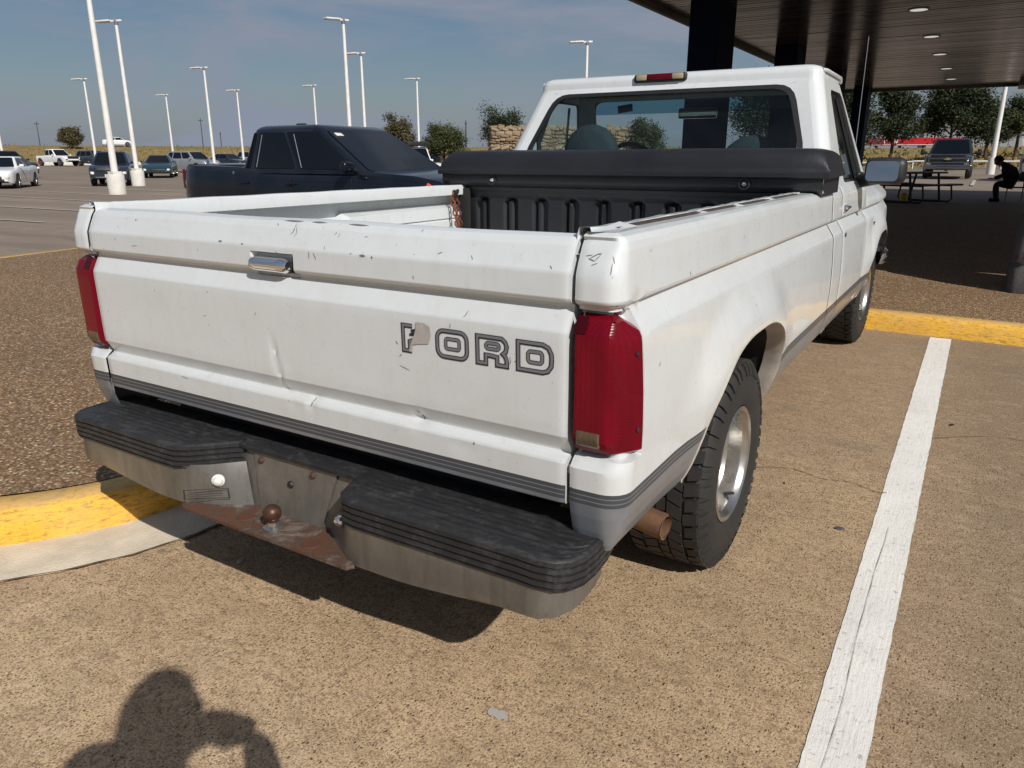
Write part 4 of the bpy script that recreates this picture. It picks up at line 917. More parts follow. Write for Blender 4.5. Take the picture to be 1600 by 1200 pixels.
# corner strips
for sgn in (1, -1):
    P = []
    for z in [1.2+.535*i/18 for i in range(19)]:
        row = []
        for k in range(7):
            a = PI/2*k/6; row.append((sgn*(xw(z)-RAD+RAD*math.sin(a)), yr(z)+RAD-RAD*math.cos(a), z))
        P.append(row)
    b.grid(P)
    # side frame around the door window
    so_ = rq([(yr(1.2)+RAD, 1.2), (3.70, 1.2), (3.30, 1.735), (yr(1.735)+RAD, 1.735)], .004)
    si_ = rq([(2.865, 1.235), (3.585, 1.235), (3.30, 1.690), (2.955, 1.690)], .05)
    A_ = [(sgn*xw(z), y, z) for y, z in so_]; B_ = [(sgn*(xw(z)), y, z) for y, z in si_]
    b.ring(A_, B_); b.ring(B_, [(sgn*(xw(z)-.03), y, z) for y, z in si_])
    b.grid([[(sgn*xw(z), lerp(3.70, 3.30, (z-1.2)/.535), z), (sgn*(xw(z)-.05), lerp(3.79, 3.33, (z-1.2)/.535), z)] for z in [1.2+.535*i/8 for i in range(9)]])
# windshield frame and roof
wo = rq([(-.90, 1.2), (.90, 1.2), (.745, 1.735), (-.745, 1.735)], .004); wi = rq([(-.84, 1.235), (.84, 1.235), (.70, 1.700), (-.70, 1.700)], .06)
wy = lambda z: lerp(3.79, 3.33, (z-1.2)/.535)
b.ring([(x, wy(z), z) for x, z in wo], [(x, wy(z), z) for x, z in wi])
lp = []
def roof_loop(ins, z):
    x1, y0, y1 = .792-ins, 2.775+ins, 3.335-ins*.4; r = max(.02, RAD-ins*.3); o = []
    for (cx, cy, a0) in ((x1-r, y1-r, 0), (-x1+r, y1-r, 90), (-x1+r, y0+r, 180), (x1-r, y0+r, 270)):
        for k in range(7): a = R(a0+15*k); o.append((cx+r*math.cos(a), cy+r*math.sin(a), z))
    return o
lv = [(0, 1.735), (.0015, 1.758), (.008, 1.776), (.022, 1.790), (.048, 1.799), (.12, 1.806), (.3, 1.813)]
loops = [roof_loop(i_, z) for i_, z in lv]
for A_, B_ in zip(loops, loops[1:]): b.ring(A_, B_)
b.poly(loops[-1])
cab = b.build('cab', M['white'], truck, sharp=42, recalc=True)
b = MB()
for sgn in (1, -1):
    b.tube([(sgn*(.782), 2.83, 1.772), (sgn*.796, 2.86, 1.771), (sgn*.797, 3.28, 1.768), (sgn*.79, 3.34, 1.750)], .009, 8)
b.build('drip_rail', M['white'], cab)
b = MB(); b.tube([(.735, 2.782, 1.742), (.70, 2.772, 1.722), (.66, 2.764, 1.712)], .0014, 5); b.tube([(-.735, 2.782, 1.742), (-.70, 2.772, 1.722), (-.66, 2.764, 1.712)], .0014, 5); b.build('roof_seam', simple('seam_grey', (.32, .31, .30), .7), cab)
b = MB(); b.ring(rw(win, -.010), rw(win2, -.012)); b.ring(rw(win, -.010), rw(win, .004)); b.ring(rw(win2, -.012), rw(win2, .01)); b.build('rear_window_seal', M['rubber'], cab, sharp=40)
b = MB(); b.poly(rw(win2, .002)); b.build('rear_window', M['glass'], cab, sharp=30)
b = MB(); b.poly([(x, wy(z)-.01, z) for x, z in wi]); b.build('windshield', M['clearglass'], cab)
b = MB(); b.poly([(x, wy(z)-.014, z) for x, z in rq([(-.72, 1.625), (.72, 1.625), (.70, 1.699), (-.70, 1.699)], .01)]); b.build('windshield_tint', mat_glass('tint_band', (.25, .45, .55)), cab)
for sgn in (1, -1):
    b = MB(); b.poly([(sgn*(xw(z)-.018), y, z) for y, z in si_]); b.build('door_window', M['glass'] if sgn > 0 else M['clearglass'], cab)
    b = MB(); b.ring([(sgn*(xw(z)-.004), y, z) for y, z in si_], [(sgn*(xw(z)-.014), lerp(y, 3.18, .05), lerp(z, 1.46, .05)) for y, z in si_])
    b.tube([(sgn*(xw(1.24)-.012), 3.36, 1.24), (sgn*(xw(1.66)-.012), 3.19, 1.66)], .008, 6); b.build('door_window_seal', M['rubber'], cab)
# third brake light on the roof's rear edge
b = MB(); b.rbox((-.038, 2.779, 1.771), (.300, .030, .044), .012, 3); bl = b.build('high_brake_light', M['black'], cab)
b = MB(); b.rbox((-.038, 2.768, 1.775), (.140, .026, .030), .004); b.build('red_lens', M['red'], bl)
for sx in (-.14, .064):
    b = MB(); b.rbox((sx, 2.768, 1.775), (.062, .026, .030), .006); b.build('cargo_lamp_lens', M['amber'], bl)
# hood, front end
b = MB(); P = []
for y in [3.60+1.78*i/14 for i in range(15)]:
    xe = .845-hood_taper(y, 1.0)+.015; P.append([(x*xe, y, 1.205-.02*abs(x)**3-.07*ss(4.9, 5.4, y)-.02*(y-3.6)*.5) for x in [-1+2*i/12 for i in range(13)]])
b.grid(P); b.build('hood', M['white'], truck)
b = MB(); b.box((0, 5.36, .86), (1.5, .06, .46)); b.build('front_panel', M['white'], truck)
b = MB(); b.rbox((0, 5.40, .93), (1.05, .03, .24), .01); b.build('grille', M['black'], truck)
for sgn in (1, -1):
    b = MB(); b.rbox((sgn*.64, 5.40, .93), (.2, .03, .2), .01); b.build('headlight', M['lamp'], truck)
b = MB(); b.rbox((0, 5.46, .62), (1.78, .10, .18), .03, 3); b.tube([(.88, 5.40, .62), (.93, 5.2, .62), (.935, 5.05, .62)], [.08, .07, .05], 10); b.build('front_bumper', M['brightchrome'], truck)
# interior
b = MB(); b.box((0, 3.05, .60), (1.7, 1.3, .03)); b.box((0, 2.60, .96), (1.70, .03, .72)); b.build('cab_floor', M['dash'], truck)
b = MB(); b.add([(-.72, 2.83, 1.728), (.72, 2.83, 1.728), (.72, 3.30, 1.728), (-.72, 3.30, 1.728)], [(0, 1, 2, 3)]); b.build('headliner', M['liner'], cab)
b = MB(); b.rbox((0, 3.62, 1.12), (1.7, .32, .16), .05, 3); b.rbox((-.40, 3.46, 1.21), (.42, .12, .08), .03, 3); b.build('dashboard', M['dash'], truck)
b = MB(); b.rbox((0, 3.02, .88), (1.56, .52, .18), .06, 3); b.rbox((0, 2.76, 1.13), (1.56, .15, .42), .07, 3)
for sx, zs2 in ((-.47, 1.375), (.47, 1.30)):
    b.lathe([(.0005, -.06), (.13, -.055), (.165, -.03), (.17, 0), (.165, .03), (.13, .055), (.0005, .06)], (sx, 2.84, zs2), 'y', 24)
    b.rbox((sx, 2.84, zs2-.06), (.34, .11, .12), .05, 3)
b.build('bench_seat', M['seat'], truck, sharp=50)
b = MB()
b.tube([(-.40+.185*math.cos(a), 3.30-.06*math.sin(a)*1.0, 1.27+.17*math.sin(a)) for a in [2*PI*i/24 for i in range(25)]], .014, 8, cap=False); b.tube([(-.40, 3.31, 1.27), (-.40, 3.45, 1.20)], .03); b.tube([(-.58, 3.30, 1.27), (-.22, 3.30, 1.27)], .014)
b.build('steering_wheel', M['dash'], truck)
b = MB(); b.rbox((.02, 3.27, 1.612), (.24, .03, .062), .02, 3); b.build('inside_mirror', M['mirror'], cab)
b = MB(); b.tube([(-.80, 2.78, 1.60), (-.80, 2.80, 1.35), (-.78, 2.85, 1.1)], .014, 6); b.rbox((-.80, 2.79, 1.50), (.03, .02, .09), .006); b.build('seat_belt', M['dash'], cab)
b = MB(); b.rbox((-.47, 3.318, 1.655), (.10, .01, .045), .003, rot=Matrix.Rotation(-.12, 3, 'Y')); b.build('windshield_sticker', M['dash'], cab)
# right door mirror
for sgn in (1, -1):
    b = MB(); b.rbox((sgn*1.085, 3.245, 1.288), (.205, .10, .140), .042, 4); b.tube([(sgn*.93, 3.42, 1.235), (sgn*.98, 3.34, 1.235), (sgn*1.04, 3.27, 1.245)], [.045, .034, .03], 10); b.rbox((sgn*.935, 3.43, 1.245), (.03, .14, .07), .012)
    mo = b.build('door_mirror', M['black'], truck, sharp=50)
    b = MB(); mp_ = rrect(-.078, -.051, .078, .051, .022)
    b.poly([(sgn*1.075+x*1.0, 3.186+.25*(x-.078)*sgn*.12+z*.24, 1.288+z) for x, z in mp_]); b.build('mirror_glass', M['mirror'], mo)
# antenna on the right front fender
b = MB(); b.lathe([(.018, 0), (.014, .02), (.006, .03)], (.845, 3.80, 1.20), 'z', 10); b.tube([(.845, 3.80, 1.22), (.846, 3.76, 2.03)], [.0035, .0022], 6); b.build('antenna', M['tin'], truck)
# wheels
def wheel(cx, cy, cz, sgn, steer=0, wid=.25, RR=.376, rim=.212, name='wheel', tread=True):
    base = bpy.data.objects.new(name, None); C.objects.link(base); base.parent = truck; base.matrix_parent_inverse = wmat(truck).inverted(); base.location = (cx, cy, cz); base.rotation_euler = (0, 0, steer)
    h = wid/2; n = 72; b = MB()
    pr = [(rim-.006, h-.022), (rim+.004, h-.004), (rim+.03, h+.008), (rim+.06, h+.010), (RR-.045, h+.004), (RR-.022, h-.008), (RR-.010, h-.024), (RR-.008, 0), (RR-.010, -h+.024), (RR-.022, -h+.008), (RR-.06, -h), (rim, -h+.02)]
    b.lathe([(r_, x*sgn) for r_, x in pr], (0, 0, 0), 'x', n)
    if tread:
        rt_ = random.Random(2)
        def block(x0, x1, a0, a1, r0, r1, sk=0.0):
            vs_ = []
            for r_ in (r0, r1):
                for (x, a) in ((x0, a0), (x1, a0+sk), (x1, a1+sk), (x0, a1)):
                    k = (1-.02*(r_ == r1)); vs_.append((x*sgn, r_*math.cos(a), r_*math.sin(a)))
            b.add(vs_, [(0, 3, 2, 1), (4, 5, 6, 7), (0, 1, 5, 4), (1, 2, 6, 5), (2, 3, 7, 6), (3, 0, 4, 7)])
        N = 44
        for i in range(N):
            a = 2*PI*i/N; da = 2*PI/N
            big = .02 if i % 2 else 0
            block(h-.050-big*.3, h-.012, a+da*.06, a+da*.80, RR-.014, RR+.001, -.03)           # outer shoulder
            block(-h+.012, -h+.050+big*.3, a+da*.3, a+da*1.04, RR-.014, RR+.001, .03)
            block(h-.105, h-.060, a+da*.30, a+da*1.16, RR-.010, RR+.003, .05)
            block(-h+.060, -h+.105, a+da*.0, a+da*.86, RR-.010, RR+.003, -.05)
            block(-.014, .014, a+da*.15, a+da*.98, RR-.010, RR+.0035, .0)
            # side lugs running down the shoulder
            vs_ = []
            for (r_, x) in ((RR-.010, h-.013), (RR-.022, h-.001), (RR-.052, h+.0085)):
                for aa in (a+da*.10, a+da*(.72 if i % 2 else .5)): vs_.append(((x+.0022)*sgn, (r_+.002)*math.cos(aa), (r_+.002)*math.sin(aa)))
            for (r_, x) in ((RR-.012, h-.022), (RR-.026, h-.010), (RR-.056, h+.002)):
                for aa in (a+da*.10, a+da*(.72 if i % 2 else .5)): vs_.append((x*sgn, r_*math.cos(aa), r_*math.sin(aa)))
            b.add(vs_, [(0, 1, 3, 2), (2, 3, 5, 4), (0, 2, 8, 6), (2, 4, 10, 8), (1, 7, 9, 3), (3, 9, 11, 5), (4, 5, 11, 10), (0, 6, 7, 1)])
    local(b.build('tyre', M['tyre'], sharp=32), base)
    b = MB(); q = [(rim-.002, h-.010), (rim+.001, h-.002), (rim-.006, h+.002), (rim-.014, h-.004), (rim-.020, h-.020), (rim-.024, h-.024), (rim-.026, h-.034), (rim-.027, h-.070), (rim-.034, h-.082), (rim-.050, h-.090), (rim-.075, h-.094), (rim-.10, h-.092), (.055, h-.092), (.048, h-.075), (.042, h-.060), (.0005, h-.058)]
    b.lathe([(r_, x*sgn) for r_, x in q], (0, 0, 0), 'x', 48); b.lathe([(rim-.002, h*sgn-.01*sgn), (rim-.002, -h*sgn)], (0, 0, 0), 'x', 32)
    rm = local(b.build('rim', M['alu'], sharp=28), base)
    for k in range(8):
        a = 2*PI*(k+.5)/8; b = MB(); c = ((h-.0925)*sgn, .115*math.cos(a), .115*math.sin(a)); b.lathe([(.0005, .003*sgn), (.017, .003*sgn), (.019, -.002*sgn)], c, 'x', 12); local(b.build('rim_hole', M['dark']), base)
    b = MB(); a = R(-63); c = Vector(((h-.045)*sgn, .165*math.cos(a), .165*math.sin(a))); b.tube([c, c+Vector((.034*sgn, -.012*math.cos(a), -.012*math.sin(a)))], .0055, 8); local(b.build('valve_stem', M['black']), base)
    return base
for sgn in (1, -1):
    wheel(sgn*.852, 1.005, .376, sgn, RR=.353, rim=.196); wheel(sgn*.838, 4.30, .462, sgn, R(-2), wid=.235, RR=.346, rim=.190)

# toolbox across the bed rails
tb = thing('truck_toolbox', 'black plastic crossover toolbox with rounded lid lying across the white truck bed behind the cab', 'toolbox', (0, 2.25, 1.21))
b = MB(); P = []
xl_ = [.9, .93, .955, .975, .988, .996, 1.0]
for x in [-x_ for x_ in xl_[::-1]]+[-.86+1.72*i/24 for i in range(25)]+xl_:
    e = ss(.82, 1.0, abs(x)); u_ = max(0, min(1, (abs(x)-.91)/.09)); hz = .093*(.38+.62*math.sqrt(max(0, 1-u_*u_)))
    row = [(x, 2.03+.01*e, 1.272), (x, 2.022+.012*e, 1.276), (x, 2.022+.012*e, 1.292), (x, 2.034+.012*e, 1.299)]
    for k in range(1, 9):
        a = PI/2*k/8; row.append((x*(1-.02*math.sin(a)*e), 2.036+.010*e+.062*(1-math.cos(a)), 1.299+hz*math.sin(a)+.004*math.sin(x*3)*math.sin(a)))
    row += [(x*.98, 2.3, 1.303+hz), (x*.98, 2.45, 1.30+hz), (x, 2.47, 1.28)]
    P.append(row)
b.grid(P); b.poly(P[0]); b.poly(P[-1]); put(b.build('lid', M['box'], sharp=55), tb)
b = MB(); P = []
for x in [-.978, -.972]+[-.96+1.92*i/40 for i in range(41)]+[.972, .978]:
    P.append([(x, 2.050, 1.282), (x, 2.046, 1.262), (x, 2.046, 1.236), (x, 2.052, 1.228), (x*.995, 2.075, 1.212), (x*.99, 2.10, 1.205), (x*.985, 2.44, 1.205)])
b.grid(P)
for sg in (-1, 1): b.poly([(sg*.978, y, z) for y, z in ((2.05, 1.282), (2.046, 1.236), (2.10, 1.205), (2.44, 1.205), (2.44, 1.282))])
body_ = b.build('tray', M['box'], sharp=45); put(body_, tb)
for sg in (-.655, .655):
    b = MB(); b.lathe([(.028, .004), (.026, -.006), (.018, -.008), (.016, 0)], (sg, 2.046, 1.246), 'y', 16); put(b.build('lock_housing', M['black']), tb)
    b = MB(); b.lathe([(.0005, -.012), (.008, -.011), (.012, -.006), (.012, .0)], (sg, 2.046, 1.246), 'y', 14); put(b.build('lock', M['brightchrome']), tb)
b = MB(); P = []; xs_ = [-.86+1.72*i/172 for i in range(173)]; zs_ = [1.207, 1.19, 1.185]+[1.18-.46*i/40 for i in range(41)]
rc_ = [-.755+.178*i for i in range(9)]
def ribd(x, z):
    o = 0
    for c in rc_:
        u = (x-c)/.046; tz = 1.122+.040*math.sqrt(max(0, 1-u*u)) if abs(u) < 1 else 0
        if abs(u) < 1.0 and z < tz:
            e = min((1-abs(u))*.046, tz-z); o = max(o, .030*ss(0, .014, e)-.022*ss(-.1, .12, -abs(x-c-.012)+.010)*ss(0, .02, e)*0)
            if abs(x-c+.004) < .018 and z < 1.135: o = .030-.022*ss(.018, .008, abs(x-c+.004))
    return o
b.grid([[(x, 2.085+.02*ss(1.2, 1.17, z)+ribd(x, z)+.004*ss(1.1, .7, z), z) for z in zs_] for x in xs_])
for sg in (-1, 1): b.add([(sg*.86, 2.10, 1.2), (sg*.86, 2.10, .72), (sg*.86, 2.40, .72), (sg*.86, 2.40, 1.2)], [(0, 1, 2, 3)])
put(b.build('ribbed_bin', M['box'], sharp=50), tb)
# rusty chain hanging at the left front corner of the bed
def chain(pts, r=.0045, L_=.034):
    b = MB(); pts = smooth_path(pts, 12); acc = []; d = 0; last = pts[0]; acc.append((pts[0], pts[1]-pts[0]))
    for p, q in zip(pts, pts[1:]):
        if (q-last).length >= L_*.70: acc.append((q, q-last)); last = q
    for i, (p, t) in enumerate(acc):
        t = t.normalized(); a = Vector((1, .3, .2)).normalized(); u = t.cross(a).normalized(); v_ = t.cross(u); s_ = u if i % 2 else v_
        lk = [p+t*(L_/2-.010)*math.copysign(1, math.cos(an))*min(1, abs(math.cos(an))*1.8)+t*.006*math.cos(an)+s_*.0115*math.sin(an) for an in [2*PI*k/12 for k in range(13)]]
        b.tube(lk, r, 6, cap=False)
    return b
o = chain([(-.862, 1.965, 1.175), (-.845, 1.955, 1.12), (-.825, 1.95, 1.06), (-.805, 1.94, .99), (-.78, 1.93, .90), (-.76, 1.92, .73)]).build('rusty_chain', simple('chain_rust', (.20, .055, .025), .75, .2, var=.4, scale=40))
tag(o, 'rusty orange chain hanging beside the toolbox, the nearer and brighter of two strands', 'chain', 'chains in the truck bed')
o = chain([(-.876, 2.03, 1.170), (-.872, 2.03, 1.12), (-.862, 2.035, 1.04), (-.855, 2.03, .95), (-.85, 2.02, .73)]).build('rusty_chain', simple('chain_dark_rust', (.11, .04, .025), .75, .2, var=.4, scale=40))
tag(o, 'darker rusty chain strand hanging against the bed wall behind the brighter strand', 'chain', 'chains in the truck bed')
b = MB(); b.rbox((-.855, 2.075, .97), (.07, .02, .46), .004); b.tube([(-.87, 2.03, 1.19), (-.85, 2.0, 1.18), (-.86, 1.97, 1.18)], .012, 8)
o = b.build('rubber_mat', M['dark']); tag(o, 'dark rubber flap hanging behind the rusty chains in the bed corner', 'rubber flap')

# ------------------------------------------------------------------ generic parked vehicles
def mirror_y(pts): return [(x, -y, z) for x, y, z in pts]
def build_car(root, L_, W, prof, gh, paint, wheels, zb=.24, wr=.34, glass_split=(), pillars=(.04, .05), bed=None, trim=None, detail=1, lights=True, ws_trim=None, belt=None, arch_k=1.14, rim_mat=None, grille=None, headc=None, tailc=None, wb_in=.06, roof_r=.06, plate=False, lower=None, handles=True, cladding=False):
    """prof: [(x, ztop)] hood/belt/deck line, x forward from -L/2 to L/2; gh: (x_base_rear, x_roof_rear, x_roof_front, x_base_front, z_belt, z_roof, roof_inset)"""
    hw = W/2; zr_ = [0, .04, .10, .18, .30, .42, .54, .66, .78, .88, .94, .98, 1]
    xs = sorted(set([-L_/2+L_*i/44 for i in range(45)]+[w_+wr*arch_k*c for w_ in wheels for c in (-1, -.97, -.9, -.8, -.6, -.3, 0, .3, .6, .8, .9, .97, 1)]))
    def plan(x):
        t = abs(x)/(L_/2); return hw*(1-.16*max(0, (t-.80)/.20)**2.2-.03*max(0, (t-.45)/.55)**2)
    P = []
    for x in xs:
        zt = interp(x, [p[0] for p in prof], [p[1] for p in prof]); yp = plan(x); col = []
        t = abs(x)/(L_/2); zb_ = zb+.10*max(0, (t-.88)/.12)**2
        za = -1
        for w_ in wheels:
            if abs(x-w_) < wr*arch_k: za = max(za, wr*.98+wr*arch_k*math.sqrt(max(0, 1-((x-w_)/(wr*arch_k))**2)))
        for k, r_ in enumerate(zr_):
            z = lerp(zb_, zt, r_); z = max(z, min(za, zt-.06)) if za > 0 else z
            bulge = 1-.035*((r_-.55)/.5)**2-(.05*max(0, (r_-.86)/.14)**2)
            if .63 < r_ < .70: bulge += .006
            col.append((x, yp*bulge, z))
        col.append((x, yp*.80, zt+.014)); col.append((x, yp*.4, zt+.03)); col.append((x, 0, zt+.034))
        P.append(col)
    b = MB(); b.grid(P); b.grid([mirror_y(c) for c in P], flip=True)
    for c in (P[0], P[-1]): b.poly(c+mirror_y(c)[::-1])
    body = local(b.build('body', paint, sharp=32), root)
    b = MB(); b.box((0, 0, zb+.16), (L_*.94, W*.80, .26)); local(b.build('underbody', M['dark']), root)
    # greenhouse
    x0, x1, x2, x3, zb2, zr2, ins = gh; wb_ = hw-wb_in; wr_ = hw-ins
    bm = bmesh.new()
    vs_ = [bm.verts.new(p) for p in ((x0, -wb_, zb2), (x3, -wb_, zb2), (x3, wb_, zb2), (x0, wb_, zb2), (x1, -wr_, zr2), (x2, -wr_, zr2), (x2, wr_, zr2), (x1, wr_, zr2))]
    for f in ((0, 1, 5, 4), (1, 2, 6, 5), (2, 3, 7, 6), (3, 0, 4, 7), (4, 5, 6, 7)): bm.faces.new([vs_[i] for i in f])
    ed = [e for e in bm.edges if not (e.verts[0] in vs_[:4] and e.verts[1] in vs_[:4])]
    bmesh.ops.bevel(bm, geom=ed, offset=roof_r, segments=3, affect='EDGES', profile=.5)
    b = MB(); bm.verts.index_update(); b.add([v.co.copy() for v in bm.verts], [[v.index for v in f.verts] for f in bm.faces]); bm.free()
    cabin = local(b.build('cabin', paint, sharp=40), root)
    def sidept(s, t, sg, off=.006):
        xb, xt = lerp(x0, x3, s), lerp(x1, x2, s); y = lerp(wb_, wr_, t)
        return (lerp(xb, xt, t), sg*(y+off), lerp(zb2, zr2, t))
    spl = [0.0]+list(glass_split)+[1.0]
    for sg in (1, -1):
        for i in range(len(spl)-1):
            s0 = spl[i]+(.055 if i == 0 else pillars[0]*.5); s1 = spl[i+1]-(.05 if i == len(spl)-2 else pillars[0]*.5)
            if s1-s0 < .03: continue
            q = rq([(s0, .10), (s1, .10), (s1, .85), (s0, .85)], .03, 3)
            b = MB(); b.poly([sidept(s, t, sg) for s, t in q]); local(b.build('side_window', M['dkglass'], sharp=0), root)
    def facept(xb, xt, u, t, off):
        y = lerp(wb_, wr_, t)*u; n_ = 1 if off > 0 else -1
        return (lerp(xb, xt, t)+off, y, lerp(zb2, zr2, t)+abs(off)*.4)
    for nm, xb, xt, off in (('windshield', x3, x2, .006), ('rear_window', x0, x1, -.006)):
        q = rq([(-.88, .06), (.88, .06), (.86, .90), (-.86, .90)], .08, 3)
        b = MB(); b.poly([facept(xb, xt, u, t, off) for u, t in q]); local(b.build(nm, M['dkglass'], sharp=0), root)
    if bed:
        b = MB(); b.box(((bed[0]+bed[1])/2, 0, bed[2]+.022), (bed[1]-bed[0], W*.80, .03)); local(b.build('bed_cover', M['black']), root)
    zf = interp(L_/2-.05, [p[0] for p in prof], [p[1] for p in prof]); ztl = interp(-L_/2+.05, [p[0] for p in prof], [p[1] for p in prof])
    yf_ = plan(L_/2)
    for sg in (1, -1):
        b = MB(); b.rbox((L_/2-.075, sg*(yf_-.10), zf-.15), (.16, .30, .13), .03, 2, rot=Matrix.Rotation(-sg*.42, 3, 'Z')); local(b.build('headlight', headc or M['lamp']), root)
        b = MB(); b.rbox((-L_/2+.045, sg*(yf_-.045), ztl-.20), (.13, .15, .30 if bed else .16), .025, 2, rot=Matrix.Rotation(sg*.25, 3, 'Z')); local(b.build('taillight', tailc or M['red']), root)
        xm = x3-.20
        b = MB(); b.rbox((xm-.02, sg*(hw+.085), zb2+.095), (.11, .19, .13), .04, 3); b.tube([(xm, sg*(wb_-.02), zb2+.03), (xm, sg*(hw+.02), zb2+.07)], .03, 6); local(b.build('door_mirror', trim or paint), root)
        if handles and detail > 0:
            for hx in ([lerp(x0, x3, s)-.10 for s in spl[1:-1]] or [lerp(x0, x3, .1)])[-2:]:
                b = MB(); b.rbox((hx-.02, sg*(plan(hx)*1.0+.004), zb2-.13), (.17, .03, .03), .01); local(b.build('door_handle', trim or paint), root)
        if cladding:
            b = MB(); b.box((0, sg*(hw-.02), zb+.05), (L_*.5, .06, .12)); local(b.build('side_skirt', M['black']), root)
    b = MB(); g_ = grille or (W*.55, .16, zf-.19); b.rbox((L_/2-.005, 0, g_[2]), (.05, g_[0], g_[1]), .02, 2); gr = local(b.build('grille', M['black']), root)
    b = MB(); b.rbox((L_/2-.02, 0, zb+.14), (.07, W*.66, .12), .03, 2); local(b.build('lower_intake', M['black']), root)
    if plate:
        b = MB(); b.rbox((L_/2+.03, 0, zb+.21), (.015, .32, .16), .004); local(b.build('licence_plate', M['gaswhite']), root)
    for w_ in wheels:
        for sg in (1, -1):
            e = bpy.data.objects.new('wheel', None); C.objects.link(e); e.parent = root; e.location = (w_, sg*(hw-.12), wr)
            b = MB(); b.lathe([(wr*.66, .11*sg), (wr*.9, .115*sg), (wr*.98, .09*sg), (wr, .04*sg), (wr, -.08*sg), (wr*.9, -.11*sg), (wr*.6, -.11*sg)], (0, 0, 0), 'y', 24); local(b.build('tyre', M['tyre']), e)
            b = MB(); b.lathe([(wr*.68, .10*sg), (wr*.62, .085*sg), (wr*.60, .02*sg)], (0, 0, 0), 'y', 24); b.lathe([(.0005, .085*sg), (wr*.16, .08*sg), (wr*.17, .03*sg)], (0, 0, 0), 'y', 12)
            for k in range(5):
                a = 2*PI*k/5+.3; b.box((math.cos(a)*wr*.38, .065*sg, math.sin(a)*wr*.38), (wr*.52, .03, wr*.16), rot=Matrix.Rotation(-a, 3, 'Y'))
            local(b.build('rim', rim_mat or M['alu']), e)
            b = MB(); b.lathe([(.0005, -.01*sg), (wr*.60, -.01*sg)], (0, 0, 0), 'y', 16); local(b.build('brake_disc', M['dark']), e)
    return body, cabin
PA = {k: mat_car_paint(k+'_car_paint', c, r_, m_, .25 if k == 'black' else .8) for k, c, r_, m_ in (('black', (.0035, .006, .012), .16, .0), ('white', (.74, .74, .73), .3, 0), ('grey', (.055, .068, .082), .25, .3), ('navy', (.018, .026, .042), .2, .2), ('teal', (.018, .060, .085), .25, .3), ('silver', (.34, .36, .38), .28, .45), ('charcoal', (.018, .020, .025), .22, .3))}
def car_at(name, label, cat, x, y, heading, group, **kw):
    t = thing(name, label, cat, (x, y, gz(x, y)-.004), R(heading), group); build_car(t, **kw); return t
GP = 'cars parked across the lot'
SEDAN = dict(L_=4.8, W=1.84, prof=[(-2.4, .78), (-2.3, .98), (-1.5, 1.02), (-.6, .97), (1.0, .93), (1.2, .93), (2.1, .80), (2.32, .70), (2.4, .60)], gh=(-1.75, -.85, .25, 1.15, .93, 1.44, .36), wheels=(-1.42, 1.42), wr=.335, glass_split=(.45,))
SUV = dict(L_=4.75, W=1.88, prof=[(-2.375, .85), (-2.3, 1.06), (0, 1.06), (1.15, 1.04), (2.0, .96), (2.28, .86), (2.375, .70)], gh=(-2.22, -1.85, .35, 1.12, 1.04, 1.68, .28), wheels=(-1.4, 1.42), wr=.36, glass_split=(.26, .62), zb=.28)
PICK = dict(L_=5.5, W=1.95, prof=[(-2.75, 1.0), (-2.7, 1.10), (-.9, 1.10), (.7, 1.12), (.95, 1.13), (2.3, 1.08), (2.62, .98), (2.75, .74)], gh=(-.95, -.80, .25, 1.0, 1.10, 1.82, .26), wheels=(-1.72, 1.70), wr=.41, glass_split=(.48,), zb=.42, bed=(-2.6, -1.0, 1.07))

# black crew cab pickup beside the island
rp = thing('parked_pickup', 'black crew cab pickup with tinted windows parked nose in beside the white truck bed', 'pickup truck', (-6.48, 7.08, gz(-6.5, 7.1)), 0, None)
RID = dict(L_=5.34, W=1.98, prof=[(-2.67, 1.02), (-2.62, 1.245), (-1.95, 1.245), (-1.2, 1.23), (-.6, 1.17), (.6, 1.16), (1.10, 1.17), (1.35, 1.175), (2.0, 1.14), (2.38, 1.08), (2.56, 1.0), (2.67, .80)], gh=(-1.22, -1.07, .16, 1.26, 1.15, 1.80, .27), wheels=(-1.55, 1.60), wr=.385, glass_split=(.115, .50), zb=.30, bed=(-2.55, -1.3, 1.225), roof_r=.13, wb_in=.045)
build_car(rp, paint=PA['black'], trim=M['brightchrome'] if False else PA['black'], headc=M['clear'], **RID)
for sg in (-1, 1):
    b = MB(); b.rbox((2.46, sg*.80, 1.005), (.34, .06, .028), .01, rot=Matrix.Rotation(-sg*.5, 3, 'Z')); local(b.build('headlight_chrome', M['brightchrome']), rp)
    b = MB(); b.rbox((2.27, sg*.925, .985), (.16, .03, .10), .012, rot=Matrix.Rotation(-sg*.3, 3, 'Z') @ Matrix.Rotation(.5, 3, 'Y')); local(b.build('side_marker', M['orange']), rp)
    b = MB(); b.box((-1.30, sg*.955, 1.12), (.02, .03, .10)); [b.tube([(xa, sg*(.945-.225*.12+.008), 1.15+.65*.12), (xb_, sg*(.945-.225*.8+.008), 1.15+.65*.8)], .006, 6) for xa, xb_ in ((-.84, -.84), (.06, -.20))]; local(b.build('pillar_chrome', M['tin']), rp)
    b = MB()
    for xv in (-1.28, -.12, 1.02): b.box((xv, sg*.983, .78), (.008, .012, .62))
    local(b.build('door_seam', M['dark']), rp)
b = MB(); b.rbox((-.85, .0, 1.83), (.20, .05, .05), .02); local(b.build('roof_fin', M['black']), rp)
b = MB(); b.rbox((.415, -.53, 1.664), (.012, .13, .07), .003, rot=Matrix.Rotation(-1.037, 3, 'Y')); local(b.build('windshield_sticker', M['lamp']), rp)

